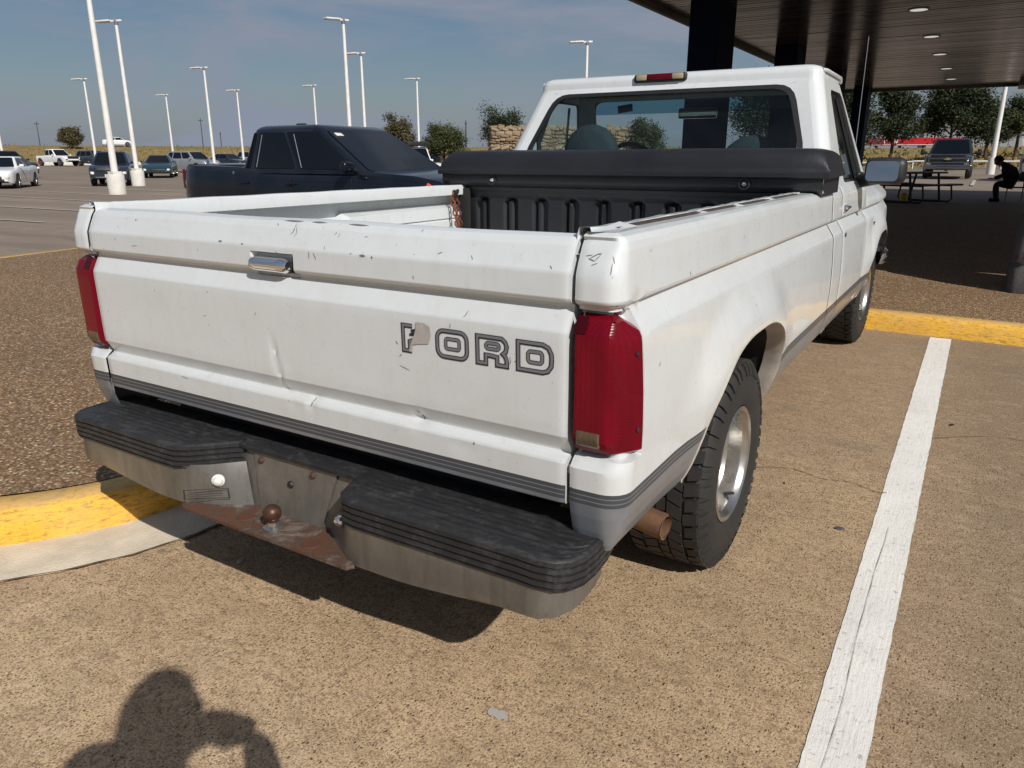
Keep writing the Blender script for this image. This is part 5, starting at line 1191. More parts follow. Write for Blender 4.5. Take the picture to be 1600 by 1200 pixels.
car_at('parked_car', 'white sedan at the left edge of the lot facing the camera', 'car', -38.9, 17.7, -41, GP, paint=PA['white'], trim=PA['white'], **SEDAN)
car_at('parked_car', 'black suv parked side on behind the white sedan', 'car', -52.6, 24.2, 4, GP, paint=PA['navy'], **SUV)
wp = car_at('parked_pickup', 'lifted white crew cab pickup with black grille far across the lot', 'pickup truck', -88.0, 46.6, 5, GP, paint=PA['white'], trim=PA['white'], grille=(1.3, .30, .92), headc=M['dkglass'], **PICK)
car_at('parked_car', 'blue grey suv between the white pickup and the dark head-on car', 'car', -85.5, 49.4, 4, GP, paint=PA['grey'], **SUV)
ds = car_at('parked_car', 'dark blue suv facing head on behind the nearest light pole, with chrome grille badge', 'car', -37.9, 22.6, -38, GP, paint=PA['navy'], plate=True, grille=(1.1, .24, .80), **SUV)
b = MB(); b.rbox((2.40, 0, .82), (.03, .95, .03), .008); b.rbox((2.41, 0, .42), (.04, 1.2, .05), .015)
b.lathe([(.11, -.005), (.125, 0), (.11, .012), (.10, 0)], (2.41, 0, .82), 'x', 20, close=True)
for k in range(3): b.box((2.415, .05*math.sin(2*PI*k/3), .82+.05*math.cos(2*PI*k/3)), (.012, .016, .10), rot=Matrix.Rotation(-2*PI*k/3, 3, 'X'))
local(b.build('chrome_trim', M['brightchrome']), ds)
car_at('parked_car', 'teal sedan mostly hidden behind the second light pole', 'car', -46.6, 31.2, -40, GP, paint=PA['teal'], **SEDAN)
car_at('parked_car', 'silver suv parked side on just beyond the black pickup tailgate', 'car', -55.0, 39.9, 5, GP, paint=PA['silver'], **SUV)
car_at('parked_car', 'dark sedan roof showing over the black pickup bed', 'car', -63.5, 50.2, 5, GP, paint=PA['navy'], **SEDAN)
car_at('parked_car', 'light grey suv half hidden by the black pickup cab', 'car', -65.2, 55.3, 5, GP, paint=PA['silver'], **SUV)
car_at('parked_car', 'white sedan driving along the top of the grass bank', 'car', -126.0, 77.5, 60, GP, paint=PA['white'], detail=0, **SEDAN)
JEEP = dict(L_=4.2, W=1.85, prof=[(-2.1, 1.0), (-2.05, 1.15), (.4, 1.15), (.6, 1.12), (1.9, 1.08), (2.1, .95)], gh=(-2.0, -1.92, .25, .55, 1.15, 1.92, .14), wheels=(-1.3, 1.35), wr=.42, glass_split=(.33, .66), zb=.45, roof_r=.04)
je = car_at('parked_jeep', 'boxy white off-roader with black roof rack beyond the black pickup windshield', 'car', -24.9, 31.6, -12, None, paint=PA['white'], **JEEP)
b = MB(); b.rbox((-.75, 0, 2.10), (2.5, 1.5, .22), .06)
for sx in (-1.6, .1):
    for sg in (-1, 1): b.tube([(sx, sg*.7, 1.90), (sx, sg*.7, 2.0)], .025, 6)
local(b.build('roof_rack', M['black']), je)
car_at('parked_car', 'small black suv seen from behind near the leafy tree', 'car', -63.0, 84.0, 118, GP, paint=PA['black'], **SUV)
st_ = car_at('parked_pickup', 'dark grey pickup with wide chrome grille facing the camera beyond the shaded plaza', 'pickup truck', .05, 40.0, -90, None, paint=PA['charcoal'], trim=M['black'], headc=M['brightchrome'], grille=(1.40, .40, .92), plate=False, rim_mat=M['brightchrome'], **dict(PICK, zb=.38, W=2.0, gh=(-1.5, -1.3, .15, .95, 1.12, 1.88, .26), bed=None))
st_.scale = (.94, .94, .92)
b = MB()
for z in (1.10, .92, .74): b.rbox((2.79, 0, z), (.05, 1.44, .05), .015)
for sg in (-1, 1): b.rbox((2.77, sg*.76, .92), (.06, .06, .40), .015)
b.rbox((2.80, 0, .55), (.14, 1.96, .22), .05, 3); cb = local(b.build('front_chrome', simple('grey_chrome', (.26, .27, .29), .2, .95)), st_)
b = MB()
b.prism([(2.82, -.16, .92), (2.82, -.07, .92), (2.82, -.06, .965), (2.82, .06, .965), (2.82, .07, .935), (2.82, .16, .935), (2.82, .14, .885), (2.82, .07, .885), (2.82, .06, .865), (2.82, -.06, .865), (2.82, -.07, .885), (2.82, -.16, .885)], (.012, 0, 0)); local(b.build('grille_emblem', simple('pale_gold', (.50, .40, .22), .35, .6)), st_)
for sg in (-1, 1):
    b = MB(); b.rbox((.72, sg*1.20, 1.24), (.12, .20, .28), .05, 3); b.tube([(.72, sg*.9, 1.15), (.72, sg*1.15, 1.18)], .03, 6); local(b.build('tow_mirror', M['black']), st_)
b = MB(); b.rbox((2.86, 0, .44), (.06, .9, .08), .02); b.box((2.88, .0, .38), (.05, .12, .05)); local(b.build('bumper_insert', M['black']), st_)
car_at('parked_car', 'silver car cut off by the right column, one red taillight showing', 'car', 3.9, 37.6, 80, GP, paint=PA['silver'], **SUV)

# ------------------------------------------------------------------ light poles
def light_pole(x, y, label, H=7.6, heads=1, ang=None, r=.10, base=True):
    z = gz(x, y); t = thing('light_pole', label, 'light pole', (x, y, z), 0, 'parking lot light poles')
    if ang is None: ang = PI-.2
    if not base: b = MB(); b.lathe([(.2, -.2), (.2, .75), (.16, .85)], (0, 0, 0), 'z', 16); local(b.build('pole_base', M['polebase']), t)
    b = MB(); b.lathe([(.30, -.2), (.325, 0), (.325, .72), (.31, .745), (.0005, .75)], (0, 0, 0), 'z', 24); b.box((0, 0, .80), (.36, .36, .12))
    if base: local(b.build('pole_base', M['polebase']), t)
    b = MB(); b.lathe([(r*1.15, .8), (r*1.0, 3), (r*.72, H-.12), (.0005, H-.10)], (0, 0, 0), 'z', 14); local(b.build('pole', M['polewhite']), t)
    for k in range(heads):
        a = ang+PI*k; d = Vector((math.cos(a), math.sin(a), 0)); q = Matrix.Rotation(a, 3, 'Z') @ Matrix.Rotation(.05, 3, 'Y')
        b = MB(); b.rbox(Vector((0, 0, H))+d*.62, (.78, .42, .075), .025, 2, rot=q); b.rbox(Vector((0, 0, H+.01))+d*.02, (.62, .12, .09), .02, rot=q); hd = local(b.build('lamp_head', M['polewhite']), t)
        b = MB(); b.box(Vector((0, 0, H-.045))+d*.64, (.6, .34, .012), rot=q); local(b.build('lamp_lens', M['lamp']), hd)
    b = MB(); b.lathe([(r*.9, H-.16), (r*.95, H-.1), (r*.95, H+.04), (.0005, H+.06)], (0, 0, 0), 'z', 10); local(b.build('pole_cap', M['tin']), t)
    return t
AL = R(205)
light_pole(-27.52, 16.31, 'nearest white light pole at left on a round concrete base, its head cut off', H=8.7, r=.115, ang=AL)
light_pole(-35.47, 22.33, 'white light pole on a concrete base just right of the nearest one', H=7.7, ang=AL)
light_pole(-70.8, 32.8, 'pale light pole at the left edge of the lot behind the white sedan', H=5.0, ang=AL)
light_pole(-63.95, 36.95, 'thin white light pole between the white pickup and the twin poles', H=7.4, ang=AL)
light_pole(-73.2, 50.9, 'far light pole rising behind the silver suv roof', H=7.3, ang=AL)
light_pole(-49.1, 37.5, 'light pole between the silver suv and the black pickup bed', H=7.6, ang=AL)
light_pole(-62.5, 51.3, 'light pole above the rear of the black pickup bed', H=7.4, ang=AL)
light_pole(-52.2, 51.5, 'light pole above the black pickup rear doors', H=7.45, ang=R(200))
light_pole(-25.92, 27.91, 'tallest light pole behind the black pickup roof with broad head', H=7.7, ang=R(255))
light_pole(-33.4, 37.3, 'slimmer light pole just right of the tall pole over the black pickup', H=7.65, ang=R(205))
light_pole(-40.2, 51.5, 'light pole between the two trees behind the black pickup windshield', H=7.5, ang=R(200))
light_pole(-18.7, 39.8, 'light pole rising behind the white truck cab roof', H=7.6, ang=R(215))
light_pole(1.75, 47.0, 'white light pole at right beyond the plaza, top hidden by the canopy', H=8.5, ang=R(20), r=.11, base=False)
for (x, y, h, lb) in ((-268, 201, 13, 'dark utility pole on the horizon between two light poles'), (-262, 205, 8, 'shorter utility post beside the horizon utility pole'), (-330, 170, 12, 'leaning utility pole on the far left horizon'), (-118, 170, 7.5, 'distant post standing on the grass between the two trees')):
    z = gz(x, y); t = thing('utility_pole', lb, 'utility pole', (x, y, z)); b = MB(); b.tube([(0, 0, -.5), (.15, 0, h)], [.22, .14], 6); local(b.build('pole', M['bark']), t)
    b = MB(); b.box((.13, 0, h-.8), (.2, 2.0 if h > 9 else .8, .25)); local(b.build('crossarm', M['bark']), t)

# ------------------------------------------------------------------ trees
def tree(x, y, H, Wc, label, leaf, seed, trunk=.30, base=.28, density=1.0, lean=0, cl=None, group='trees round the lot', leafsize=.26, zoff=0, open_=.0, name='tree'):
    rr_ = random.Random(seed); z = gz(x, y)+zoff; t = thing(name, label, 'tree', (x, y, z), 0, group)
    b = MB(); tips = []
    h0 = H*base
    b.tube([(0, 0, -.3), (lean*.1, 0, h0*.5), (lean*.25, .05, h0), (lean*.5, 0, H*.55)], [trunk*.55, trunk*.45, trunk*.38, trunk*.16], 8)
    nb = 13
    for k in range(nb):
        a = 2*PI*k*.382+rr_.uniform(-.3, .3); t_ = k/nb; z0 = lerp(h0*.9, H*.6, t_); rad = Wc*.5*(1-.55*t_)*rr_.uniform(.75, 1.08); z1 = lerp(H*.42, H*.96, t_**.8)+rr_.uniform(-.06, .06)*H
        p0 = Vector((lean*.3, 0, z0)); p2 = Vector((math.cos(a)*rad+lean*t_, math.sin(a)*rad, z1)); p1 = p0.lerp(p2, .5)+Vector((0, 0, -.03*H))+Vector((math.cos(a), math.sin(a), 0))*rad*.05
        b.tube([p0, p1, p2], [trunk*.2, trunk*.12, trunk*.03], 5); tips += [(p1.lerp(p2, s_), s_) for s_ in (.3, .6, .9, 1.0)]
        for _ in range(3):
            q0 = p1.lerp(p2, rr_.uniform(0, .8)); q1 = q0+Vector((rr_.gauss(0, 1), rr_.gauss(0, 1), rr_.uniform(-.1, .9)))*Wc*.13; b.tube([q0, q1], [trunk*.07, trunk*.02], 4); tips.append((q1, 1))
    local(b.build('trunk', M['bark'], sharp=60), t)
    b = MB(); n = int(19000*density)
    for _ in range(n):
        c, s_ = rr_.choice(tips); sg = Wc*.082; p = c+Vector((rr_.gauss(0, 1)*sg, rr_.gauss(0, 1)*sg, rr_.gauss(0, 1)*sg*.85))
        if p.z < h0*.75: p.z = h0*.75+abs(rr_.gauss(0, .2))
        s2 = leafsize*.70*rr_.uniform(.5, 1.25); u = Vector((rr_.gauss(0, 1), rr_.gauss(0, 1), rr_.gauss(0, .6))).normalized(); v_ = u.cross(Vector((rr_.gauss(0, 1), rr_.gauss(0, 1), rr_.gauss(0, 1)))).normalized()
        b.add([p-u*s2*.5, p+v_*s2*.28, p+u*s2*.5, p-v_*s2*.28], [(0, 1, 2, 3)])
    local(b.build('crown', leaf, sharp=0, recalc=False, merge=0), t); return t
tree(-50.5, 61.2, 5.2, 3.4, 'sparse brownish tree left of the pole beyond the black pickup windshield', M['leafdry'], 1, density=.42, leafsize=.30, base=.16)
tree(-48.0, 65.6, 4.5, 4.3, 'round green tree right of the pole beyond the black pickup hood', M['leafmid'], 2, density=.95, leafsize=.28, base=.20)
tree(-46.2, 74.5, 6.2, 5.4, 'dark tree behind the left end of the stone wall', M['leafdark'], 3, density=.75, leafsize=.3, base=.2)
tree(-22.7, 59.0, 4.2, 3.2, 'slender tree seen through the white truck cab windows', M['leafmid'], 4, density=.45, leafsize=.24, base=.3)
tree(-5.4, 70.2, 7.0, 3.4, 'broad leafy tree left of the dark grey pickup under the canopy edge', M['leafdark'], 5, density=.8, leafsize=.3, base=.26)
tree(-13.8, 62.5, 7.2, 6.4, 'dark tree behind the canopy columns, seen through the right half of the truck cab', M['leafdark'], 15, density=1.0, leafsize=.3, base=.2)
tree(-9.0, 64.5, 7.4, 6.0, 'dark tree between two canopy columns right of the truck cab roof', M['leafdark'], 16, density=1.0, leafsize=.3, base=.2)
tree(-1.5, 76.0, 6.7, 5.4, 'largest dark tree directly above the dark grey pickup', M['leafdark'], 6, density=1.5, leafsize=.32, base=.24)
tree(1.25, 80.5, 5.0, 3.2, 'smaller tree whose crown merges with the right side of the largest tree', M['leafdark'], 7, density=.7, leafsize=.3, base=.3)
tree(3.6, 84.5, 5.2, 3.6, 'yellowish green tree with bare forked trunk at the far right', M['leafmid'], 8, density=.8, leafsize=.28, base=.42)
tree(-124.3, 68.6, 3.0, 3.6, 'olive bush on the grass bank behind the white pickup', M['leafdry'], 9, density=.5, leafsize=.4, base=.06, trunk=.2, name='bush', group=None)
for k, (x, y, s_) in enumerate(((-150, 60, 3), (-158, 66, 2.4), (-175, 58, 2.8))):
    tree(x, y, s_, s_*2.2, ('low scrub bush at the far left horizon, nearest of three', 'low scrub bush at the far left horizon, middle of three', 'low scrub bush at the far left horizon, farthest of three')[k], M['leafdry'], 20+k, density=.2, leafsize=.5, base=.05, trunk=.15, name='bush', group='scrub on the bank')

# ------------------------------------------------------------------ stone entrance wall
sw = thing('stone_wall', 'tan fieldstone sign wall standing in the grass beyond the truck cab', 'stone wall', (-28.0, 55.3, gz(-28, 55.3)-.42), R(41))
b = MB(); b.box((0, 0, 1.6), (12.2, .9, 4.4)); local(b.build('wall_core', simple('mortar', (.17, .13, .085), .95)), sw)
b = MB(); rr_ = random.Random(12)
for face, (ux, y0, length) in enumerate((((1, 0), -.48, 12.3), ((1, 0), .48, 12.3))):
    z = -.5
    while z < 3.9:
        h = rr_.uniform(.14, .42); x = -6.15-rr_.uniform(0, .3)
        while x < 6.1:
            l = rr_.uniform(.16, .8); hh = h*rr_.uniform(.6, 1.25)
            b.rbox((x+l/2, y0+rr_.uniform(-.05, .05), z+hh/2+rr_.uniform(-.07, .07)), (l-.02, .16+rr_.uniform(0, .1), hh-.02), .05, 1, rot=Matrix.Rotation(rr_.uniform(-.28, .28), 3, 'Y')); x += l
        z += h
    if face == 0:
        x = -6.1
        while x < 6.1:
            l = rr_.uniform(.3, .8); b.rbox((x+l/2, rr_.uniform(-.2, .2), 3.86+rr_.uniform(-.05, .10)), (l-.03, .8, .22), .05, 1); x += l
for y0 in (-.25, .25):
    for sx in (-6.15, 6.15):
        z = -.5
        while z < 3.8: h = rr_.uniform(.18, .36); b.rbox((sx, y0, z+h/2), (.16, .46, h-.03), .03, 1); z += h
o = local(b.build('stone', M['stone'], sharp=50, merge=0), sw); tag(o, kind='stuff')

# ------------------------------------------------------------------ canopy on the right
HC = 3.35; X0, X1, Y0, Y1 = -2.60, 8.2, 5.55, 24.95
can = thing('canopy', 'large flat bronze canopy with slatted metal ceiling and navy columns over the plaza', 'canopy', (2.8, 15, top(0, 5)))
b = MB(); b.box((2.8, 15.25, HC+.32), (X1-X0, Y1-Y0, .50)); put(b.build('roof_deck', M['fascia']), can)
b = MB()
for (cx, cy, sx, sy) in ((X0-.03, (Y0+Y1)/2, .06, Y1-Y0+.12), (X1+.03, (Y0+Y1)/2, .06, Y1-Y0+.12)): b.box((cx, cy, HC+.26), (sx, sy, .68))
for cy in (Y0-.03, Y1+.03): b.box(((X0+X1)/2, cy, HC+.26), (X1-X0, .06, .68))
put(b.build('fascia', M['fascia']), can)
b = MB(); b.box((5.05, 24.2, HC-.03), (6.2, 1.4, .26)); put(b.build('drop_beam', M['fascia']), can)
P_ = .145; me_s = None; n_s = int((Y1-Y0)/P_); rr_ = random.Random(8)
for i in range(n_s):
    y = Y0+.05+i*P_
    if me_s is None:
        b = MB(); b.rbox((0, 0, 0), (X1-X0-.02, P_-.012, .035), .006, 1); o = b.build('slat', M['slat']); me_s = o.data
    else: o = link('slat', me_s)
    o.location = ((X0+X1)/2, y+P_/2, HC+.0175+rr_.uniform(-.002, .002)); o.rotation_euler = (rr_.uniform(-.012, .012), 0, 0)
    o.parent = can; o.matrix_parent_inverse = wmat(can).inverted()
for (x, ys) in ((.40, (8.6, 11.42, 14.24, 16.9, 19.8, 22.6)), (4.2, (8.6, 11.42, 14.24, 16.9, 19.8, 22.6))):
    for y in ys:
        b = MB(); b.lathe([(.0005, -.008), (.105, -.008), (.115, -.012), (.135, -.012), (.14, .003)], (x, y, HC), 'z', 20, mi=[0, 0, 1, 1]); put(b.build('downlight', [simple('lit_downlight', (.8, .78, .72), .4, emit=((1, .95, .88), .55)) if 'lit_downlight' not in bpy.data.materials else bpy.data.materials['lit_downlight'], M['tin']]), can)
def column(x0, y0, wx, wy_, z0=None, ped=False):
    z0 = top(0, 5)-.02; b = MB(); b.rbox((x0+wx/2, y0+wy_/2, (z0+HC)/2), (wx, wy_, HC-z0+.01), .012, 1); c = put(b.build('column', M['column']), can)
for y in (9.17, 14.0, 18.95, 23.85): column(-2.13, y, .40, .78)
b = MB(); zt = top(0, 5); b.rbox((2.25, 6.68, (zt+HC)/2), (.52, .50, HC-zt+.02), .012); put(b.build('column', M['column']), can)
for (x, y) in ((6.6, 9.17), (6.6, 14.0), (6.6, 18.95), (6.6, 23.85)): column(x, y, .40, .78)
ped = thing('column_pedestal', 'dark flared concrete pedestal with a groove round the column foot at the right edge', 'pedestal', (2.3, 6.66, zt))
def sq(hx, hy, z, r=.06): return [(2.215+x, 6.66+y, z) for x, y in rrect(-hx, -hy, hx, hy, r, 4)]
b = MB(); secs = [(.36, .42, zt-.02), (.365, .425, zt+.02), (.36, .41, zt+.20), (.345, .395, zt+.215), (.345, .395, zt+.245), (.36, .41, zt+.26), (.35, .40, zt+.45), (.31, .35, zt+.70), (.285, .30, zt+.92), (.275, .28, zt+.98)]
for (a_, c_) in zip(secs, secs[1:]): b.ring(sq(*a_), sq(*c_))
put(b.build('pedestal_body', M['pedestal'], sharp=50), ped)

# picnic table
def picnic_table(x, y, rz, label):
    z = top(0, 5) if y < 23.2 else gz(x, y); t = thing('picnic_table', label, 'picnic table', (x, y, z), rz, 'picnic tables on the plaza')
    b = MB(); b.rbox((0, 0, .74), (1.85, .75, .045), .012); local(b.build('table_top', M['benchblack']), t)
    for sg in (1, -1):
        b = MB(); b.rbox((0, sg*.68, .45), (1.85, .28, .045), .012); local(b.build('seat', M['benchblack']), t)
    for sx in (-.62, .62):
        b = MB(); b.tube([(sx, -.30, .72), (sx, -.42, .05), (sx, -.36, .03), (sx, .36, .03), (sx, .42, .05), (sx, .30, .72)], .03, 8); b.tube([(sx, -.68, .43), (sx, .68, .43)], .025, 8)
        b.tube([(sx, .68, .43), (sx, .74, .10), (sx, .66, .03), (sx, -.66, .03), (sx, -.74, .10), (sx, -.68, .43)], .022, 8); local(b.build('leg_frame', M['benchblack']), t)
    return t
picnic_table(-.05, 21.2, R(62), 'black steel picnic table under the canopy in front of the dark grey pickup')
o = MB().lathe([(.0005, .0), (.09, .0), (.095, .12), (.06, .2), (.0005, .22)], (-.22, 21.6, top(0, 5)), 'z', 10).build('yellow_bucket', M['yellowbit'])
tag(o, 'small yellow object on the ground behind the picnic table', 'bucket')

# seated person, leaning forward
def skin_body(name, pts, edges, mat, parent, root=0, sub=2):
    me = bpy.data.meshes.new(name); me.from_pydata([p[:3] for p in pts], edges, [])
    o = bpy.data.objects.new(name, me); C.objects.link(o); me.materials.append(mat)
    sm = o.modifiers.new('skin', 'SKIN'); sm.use_smooth_shade = True
    for i, p in enumerate(pts):
        v = me.skin_vertices[0].data[i]; v.radius = (p[3], p[4] if len(p) > 4 else p[3]); v.use_root = (i == root)
    s2 = o.modifiers.new('sub', 'SUBSURF'); s2.levels = sub; s2.render_levels = sub
    dg = bpy.context.evaluated_depsgraph_get(); dg.update(); me2 = bpy.data.meshes.new_from_object(o.evaluated_get(dg)); o.modifiers.clear(); o.data = me2
    for p in me2.polygons: p.use_smooth = True
    o.name = name
    if parent: local(o, parent)
    return o
def hand(b, c, d, side, grip=.6):
    d = Vector(d).normalized(); u = d.cross(Vector((0, 0, 1))); u = u.normalized() if u.length > .1 else Vector((1, 0, 0)); n = u.cross(d)
    b.rbox(Vector(c)+d*.045, (.075, .09, .03), .012, 2, rot=Matrix((u, d, n)).transposed())
    for k, l in enumerate((.068, .078, .072, .055)):
        p = Vector(c)+d*.085+u*(-.03+.02*k); q = p+d*l*.5-n*.010*grip; r = q+d*l*.4-n*.030*grip; b.tube([p, q, r], [.0095, .0088, .007], 6)
    p = Vector(c)+u*(-.035*side)+d*.02; b.tube([p, p+u*(-.025*side)+d*.03, p+u*(-.028*side)+d*.062], [.012, .0105, .008], 6)
pz = top(0, 5)
ps = thing('person', 'person in dark hooded top and dark trousers seated leaning forward under the canopy', 'person', (2.22, 22.7, pz), R(180))
ps.scale = (.9, .9, .9)
# local +x is the way the person faces
pts = [(0, 0, .50, .15, .17), (.06, 0, .66, .14, .17), (.17, 0, .84, .14, .19), (.27, 0, .98, .11, .18), (.33, 0, 1.05, .06), (.40, 0, 1.10, .06),
       (.20, -.20, .97, .07), (.30, -.25, .74, .055), (.52, -.16, .66, .042), (.20, .20, .97, .07), (.30, .25, .74, .055), (.52, .12, .66, .042),
       (.06, -.11, .49, .10), (.44, -.13, .50, .085), (.40, -.13, .25, .06), (.36, -.13, .07, .05), (.06, .11, .49, .10), (.44, .15, .50, .085), (.42, .15, .25, .06), (.38, .15, .07, .05)]
pts = [p_[:3]+tuple(r_*1.28 for r_ in p_[3:]) for p_ in pts]
ed = [(0, 1), (1, 2), (2, 3), (3, 4), (4, 5), (3, 6), (6, 7), (7, 8), (3, 9), (9, 10), (10, 11), (0, 12), (12, 13), (13, 14), (14, 15), (0, 16), (16, 17), (17, 18), (18, 19)]
skin_body('body', pts, ed, M['cloth'], ps)
def head_mesh(parent, c, s=1.0, tilt=0, yaw=0, hair=None, hood=False):
    b = MB(); P = []; q = Matrix.Rotation(yaw, 3, 'Z') @ Matrix.Rotation(tilt, 3, 'Y'); n = 20
    for i in range(15):
        ph = PI*i/14; row = []
        for k in range(n+1):
            a = 2*PI*k/n; x, y, z = math.sin(ph)*math.cos(a)*.098, math.sin(ph)*math.sin(a)*.076, math.cos(ph)*.122
            if z < 0 and x < 0: x *= 1-.2*(-z/.122)
            if z < -.02: y *= 1-.35*((-z-.02)/.1); 
            if x > .07 and abs(y) < .02: x += .022*math.exp(-((z+.012)/.022)**2)*(1-abs(y)/.02)   # nose
            if x > .05 and abs(abs(y)-.032) < .016: x -= .010*math.exp(-((z-.012)/.014)**2)        # eye sockets
            if x > .06 and abs(y) < .03: x += .005*math.exp(-((z+.055)/.010)**2)                    # lips
            row.append(q @ Vector((x, y, z))*s+Vector(c))
        P.append(row)
    b.grid(P)
    for sg in (1, -1): b.rbox(q @ Vector((-.005, sg*.076, -.005))*s+Vector(c), (.045*s, .016*s, .065*s), .007, 2, rot=q)
    h = local(b.build('head', M['skin'], sharp=60), parent)
    b = MB(); 
    for sg in (1, -1): b.lathe([(.0005, .004), (.007, .003), (.011, 0)], q @ Vector((.082, sg*.032, .012))*s+Vector(c), 'x', 8)
    local(b.build('eye', M['dark']), h)
    b = MB(); P = []
    for i in range(10):
        ph = PI*.62*i/9; row = []
        for k in range(n+1):
            a = 2*PI*k/n; f = 1.08 if not (math.cos(a) > .55 and ph > .95) else .9
            row.append(q @ Vector((math.sin(ph)*math.cos(a)*.100*f-.006, math.sin(ph)*math.sin(a)*.078*f*1.04, math.cos(ph)*.126*1.03))*s+Vector(c))
        P.append(row)
    b.grid(P); local(b.build('hair', M['cloth'], sharp=60), h); return h
head_mesh(ps, (.47, 0, 1.15), 1.2, tilt=.6)
b = MB(); hand(b, (.53, -.15, .655), (1, .15, .05), 1); hand(b, (.53, .11, .655), (1, -.15, .05), -1); local(b.build('hand', M['skin'], sharp=50), ps)
for sg in (-.13, .15):
    b = MB(); b.rbox((.42, sg, .045), (.28, .10, .09), .035, 3); local(b.build('shoe', M['cloth']), ps)
ch = thing('chair', 'dark slim-legged metal chair under the seated person', 'chair', (2.30, 22.7, pz), R(180))
ch.scale = (.9, .9, .9)
b = MB(); b.rbox((.05, 0, .41), (.46, .46, .035), .012); local(b.build('seat', M['benchblack']), ch)
b = MB(); b.rbox((-.18, 0, .72), (.03, .44, .30), .012); local(b.build('backrest', M['benchblack']), ch)
for sx in (-.16, .24):
    for sy in (-.2, .2):
        b = MB(); b.tube([(sx, sy, .0), (sx*.95, sy, .41 if sx > 0 else .85)], .012, 8); local(b.build('leg', M['tin']), ch)

# guard rail along the lot edge, right
gr_ = thing('guard_rail', 'low white pipe rail along the grass edge behind the dark grey pickup', 'railing', (1, 62, gz(1, 62)))
def gp(x): y = 63.0+.0*x; return x, y, gz(x, y)
b = MB(); b.tube([(gp(x)[0], gp(x)[1], gp(x)[2]+.50) for x in [-9+i*1.2 for i in range(16)]], .06, 8); put(b.build('rail', M['polewhite']), gr_)
for i in range(10):
    x = -8.7+i*1.85; b = MB(); g_ = gp(x); b.tube([(x, g_[1], g_[2]-.2), (x, g_[1], g_[2]+.5)], .05, 6); put(b.build('post', M['polewhite']), gr_)
# filling station and grey building on the right horizon
fs = thing('filling_station_canopy', 'long flat red filling station canopy far beyond the trees', 'filling station', (-11, 162, gz(-11, 162)), R(9))
zc = 3.7-gz(-11, 162)
b = MB(); b.box((0, 0, zc+.62), (15.5, 7, 1.15)); local(b.build('roof_band', M['gasred']), fs)
b = MB(); b.box((0, 0, zc), (15.5, 7, .10)); local(b.build('soffit', M['gaswhite']), fs)
b = MB(); 
for (x, w_, h) in ((-4.9, .22, .7), (-4.6, .5, .14), (-4.6, .5, .14), (-3.6, .25, .75), (-3.2, .3, .5), (-2.8, .25, .75)): b.box((x, -3.53, zc+.62+(.25 if w_ == .5 and x == -4.6 else 0)), (w_, .06, h))
local(b.build('sign_lettering', M['gaswhite']), fs)
b = MB(); b.box((-6.4, -3.53, zc+.62), (2.6, .05, 1.1)); local(b.build('dark_band', simple('maroon_panel', (.20, .02, .025), .5)), fs)
for x in (-6, -2, 2, 6):
    b = MB(); b.box((x, 0, zc/2-.5), (.5, .5, zc+1)); local(b.build('post', M['greybld']), fs)
b = MB(); b.box((0, 2, zc/2-.6), (13, 2.5, zc*.7)); local(b.build('kiosk', M['greybld']), fs)
gb = thing('warehouse', 'long plain grey metal building on the right horizon behind the trees', 'building', (-1.5, 196, gz(-1.5, 196)), R(8))
b = MB(); b.box((0, 0, 3.2), (21, 14, 8.4)); local(b.build('wall', M['greybld']), gb)
b = MB(); b.box((0, 0, 7.5), (21.3, 14.3, .25)); local(b.build('roof', M['tin']), gb)
for k in range(14):
    b = MB(); b.box((-9.8+k*1.5, -7.03, 3.2), (.06, .06, 8.2)); local(b.build('wall_seam', M['tin']), gb)
b = MB(); b.box((3.4, -7.1, 3.4), (4.5, .12, 2.2)); local(b.build('wall_sign', M['gasred']), gb)
ps2 = thing('price_sign', 'tall sign with red top, dark green panel and white base at the far right', 'sign', (5.6, 118, gz(5.6, 118)))
for nm, z, h, m_ in (('white_panel', 1.0, 1.9, 'gaswhite'), ('green_panel', 2.95, 1.9, 'greenpanel'), ('red_panel', 4.8, 1.7, 'gasred')):
    b = MB(); b.rbox((0, 0, z), (1.5, .5, h), .03); local(b.build(nm, M[m_]), ps2)
b = MB(); b.box((0, -.27, 4.8), (.9, .02, .4)); b.box((0, -.27, 3.2), (.5, .02, .3)); local(b.build('sign_mark', M['gaswhite']), ps2)
# traffic cones and orange sign far left
for (x, y, lb) in ((-96, 46, 'orange barrel left of the white pickup, the taller one'), (-95, 48.2, 'orange barrel left of the white pickup, the shorter one')):
    t = thing('traffic_barrel', lb, 'traffic barrel', (x, y, gz(x, y))); b = MB(); b.lathe([(.36, 0), (.36, .1), (.26, .12), (.22, .55 if 'shorter' in lb else 1.0), (.0005, .58 if 'shorter' in lb else 1.02)], (0, 0, 0), 'z', 12); local(b.build('barrel', M['orange']), t)
t = thing('road_sign', 'small orange road sign on a post between the two trees beyond the hood', 'sign', (-52, 72.5, gz(-52, 72.5))); b = MB(); b.box((0, 0, 2.3), (.6, .05, .45), rot=Matrix.Rotation(.9, 3, 'Z')); local(b.build('sign_panel', M['orange']), t); b = MB(); b.tube([(0, 0, 0), (0, 0, 2.1)], .04, 6); local(b.build('post', M['tin']), t)
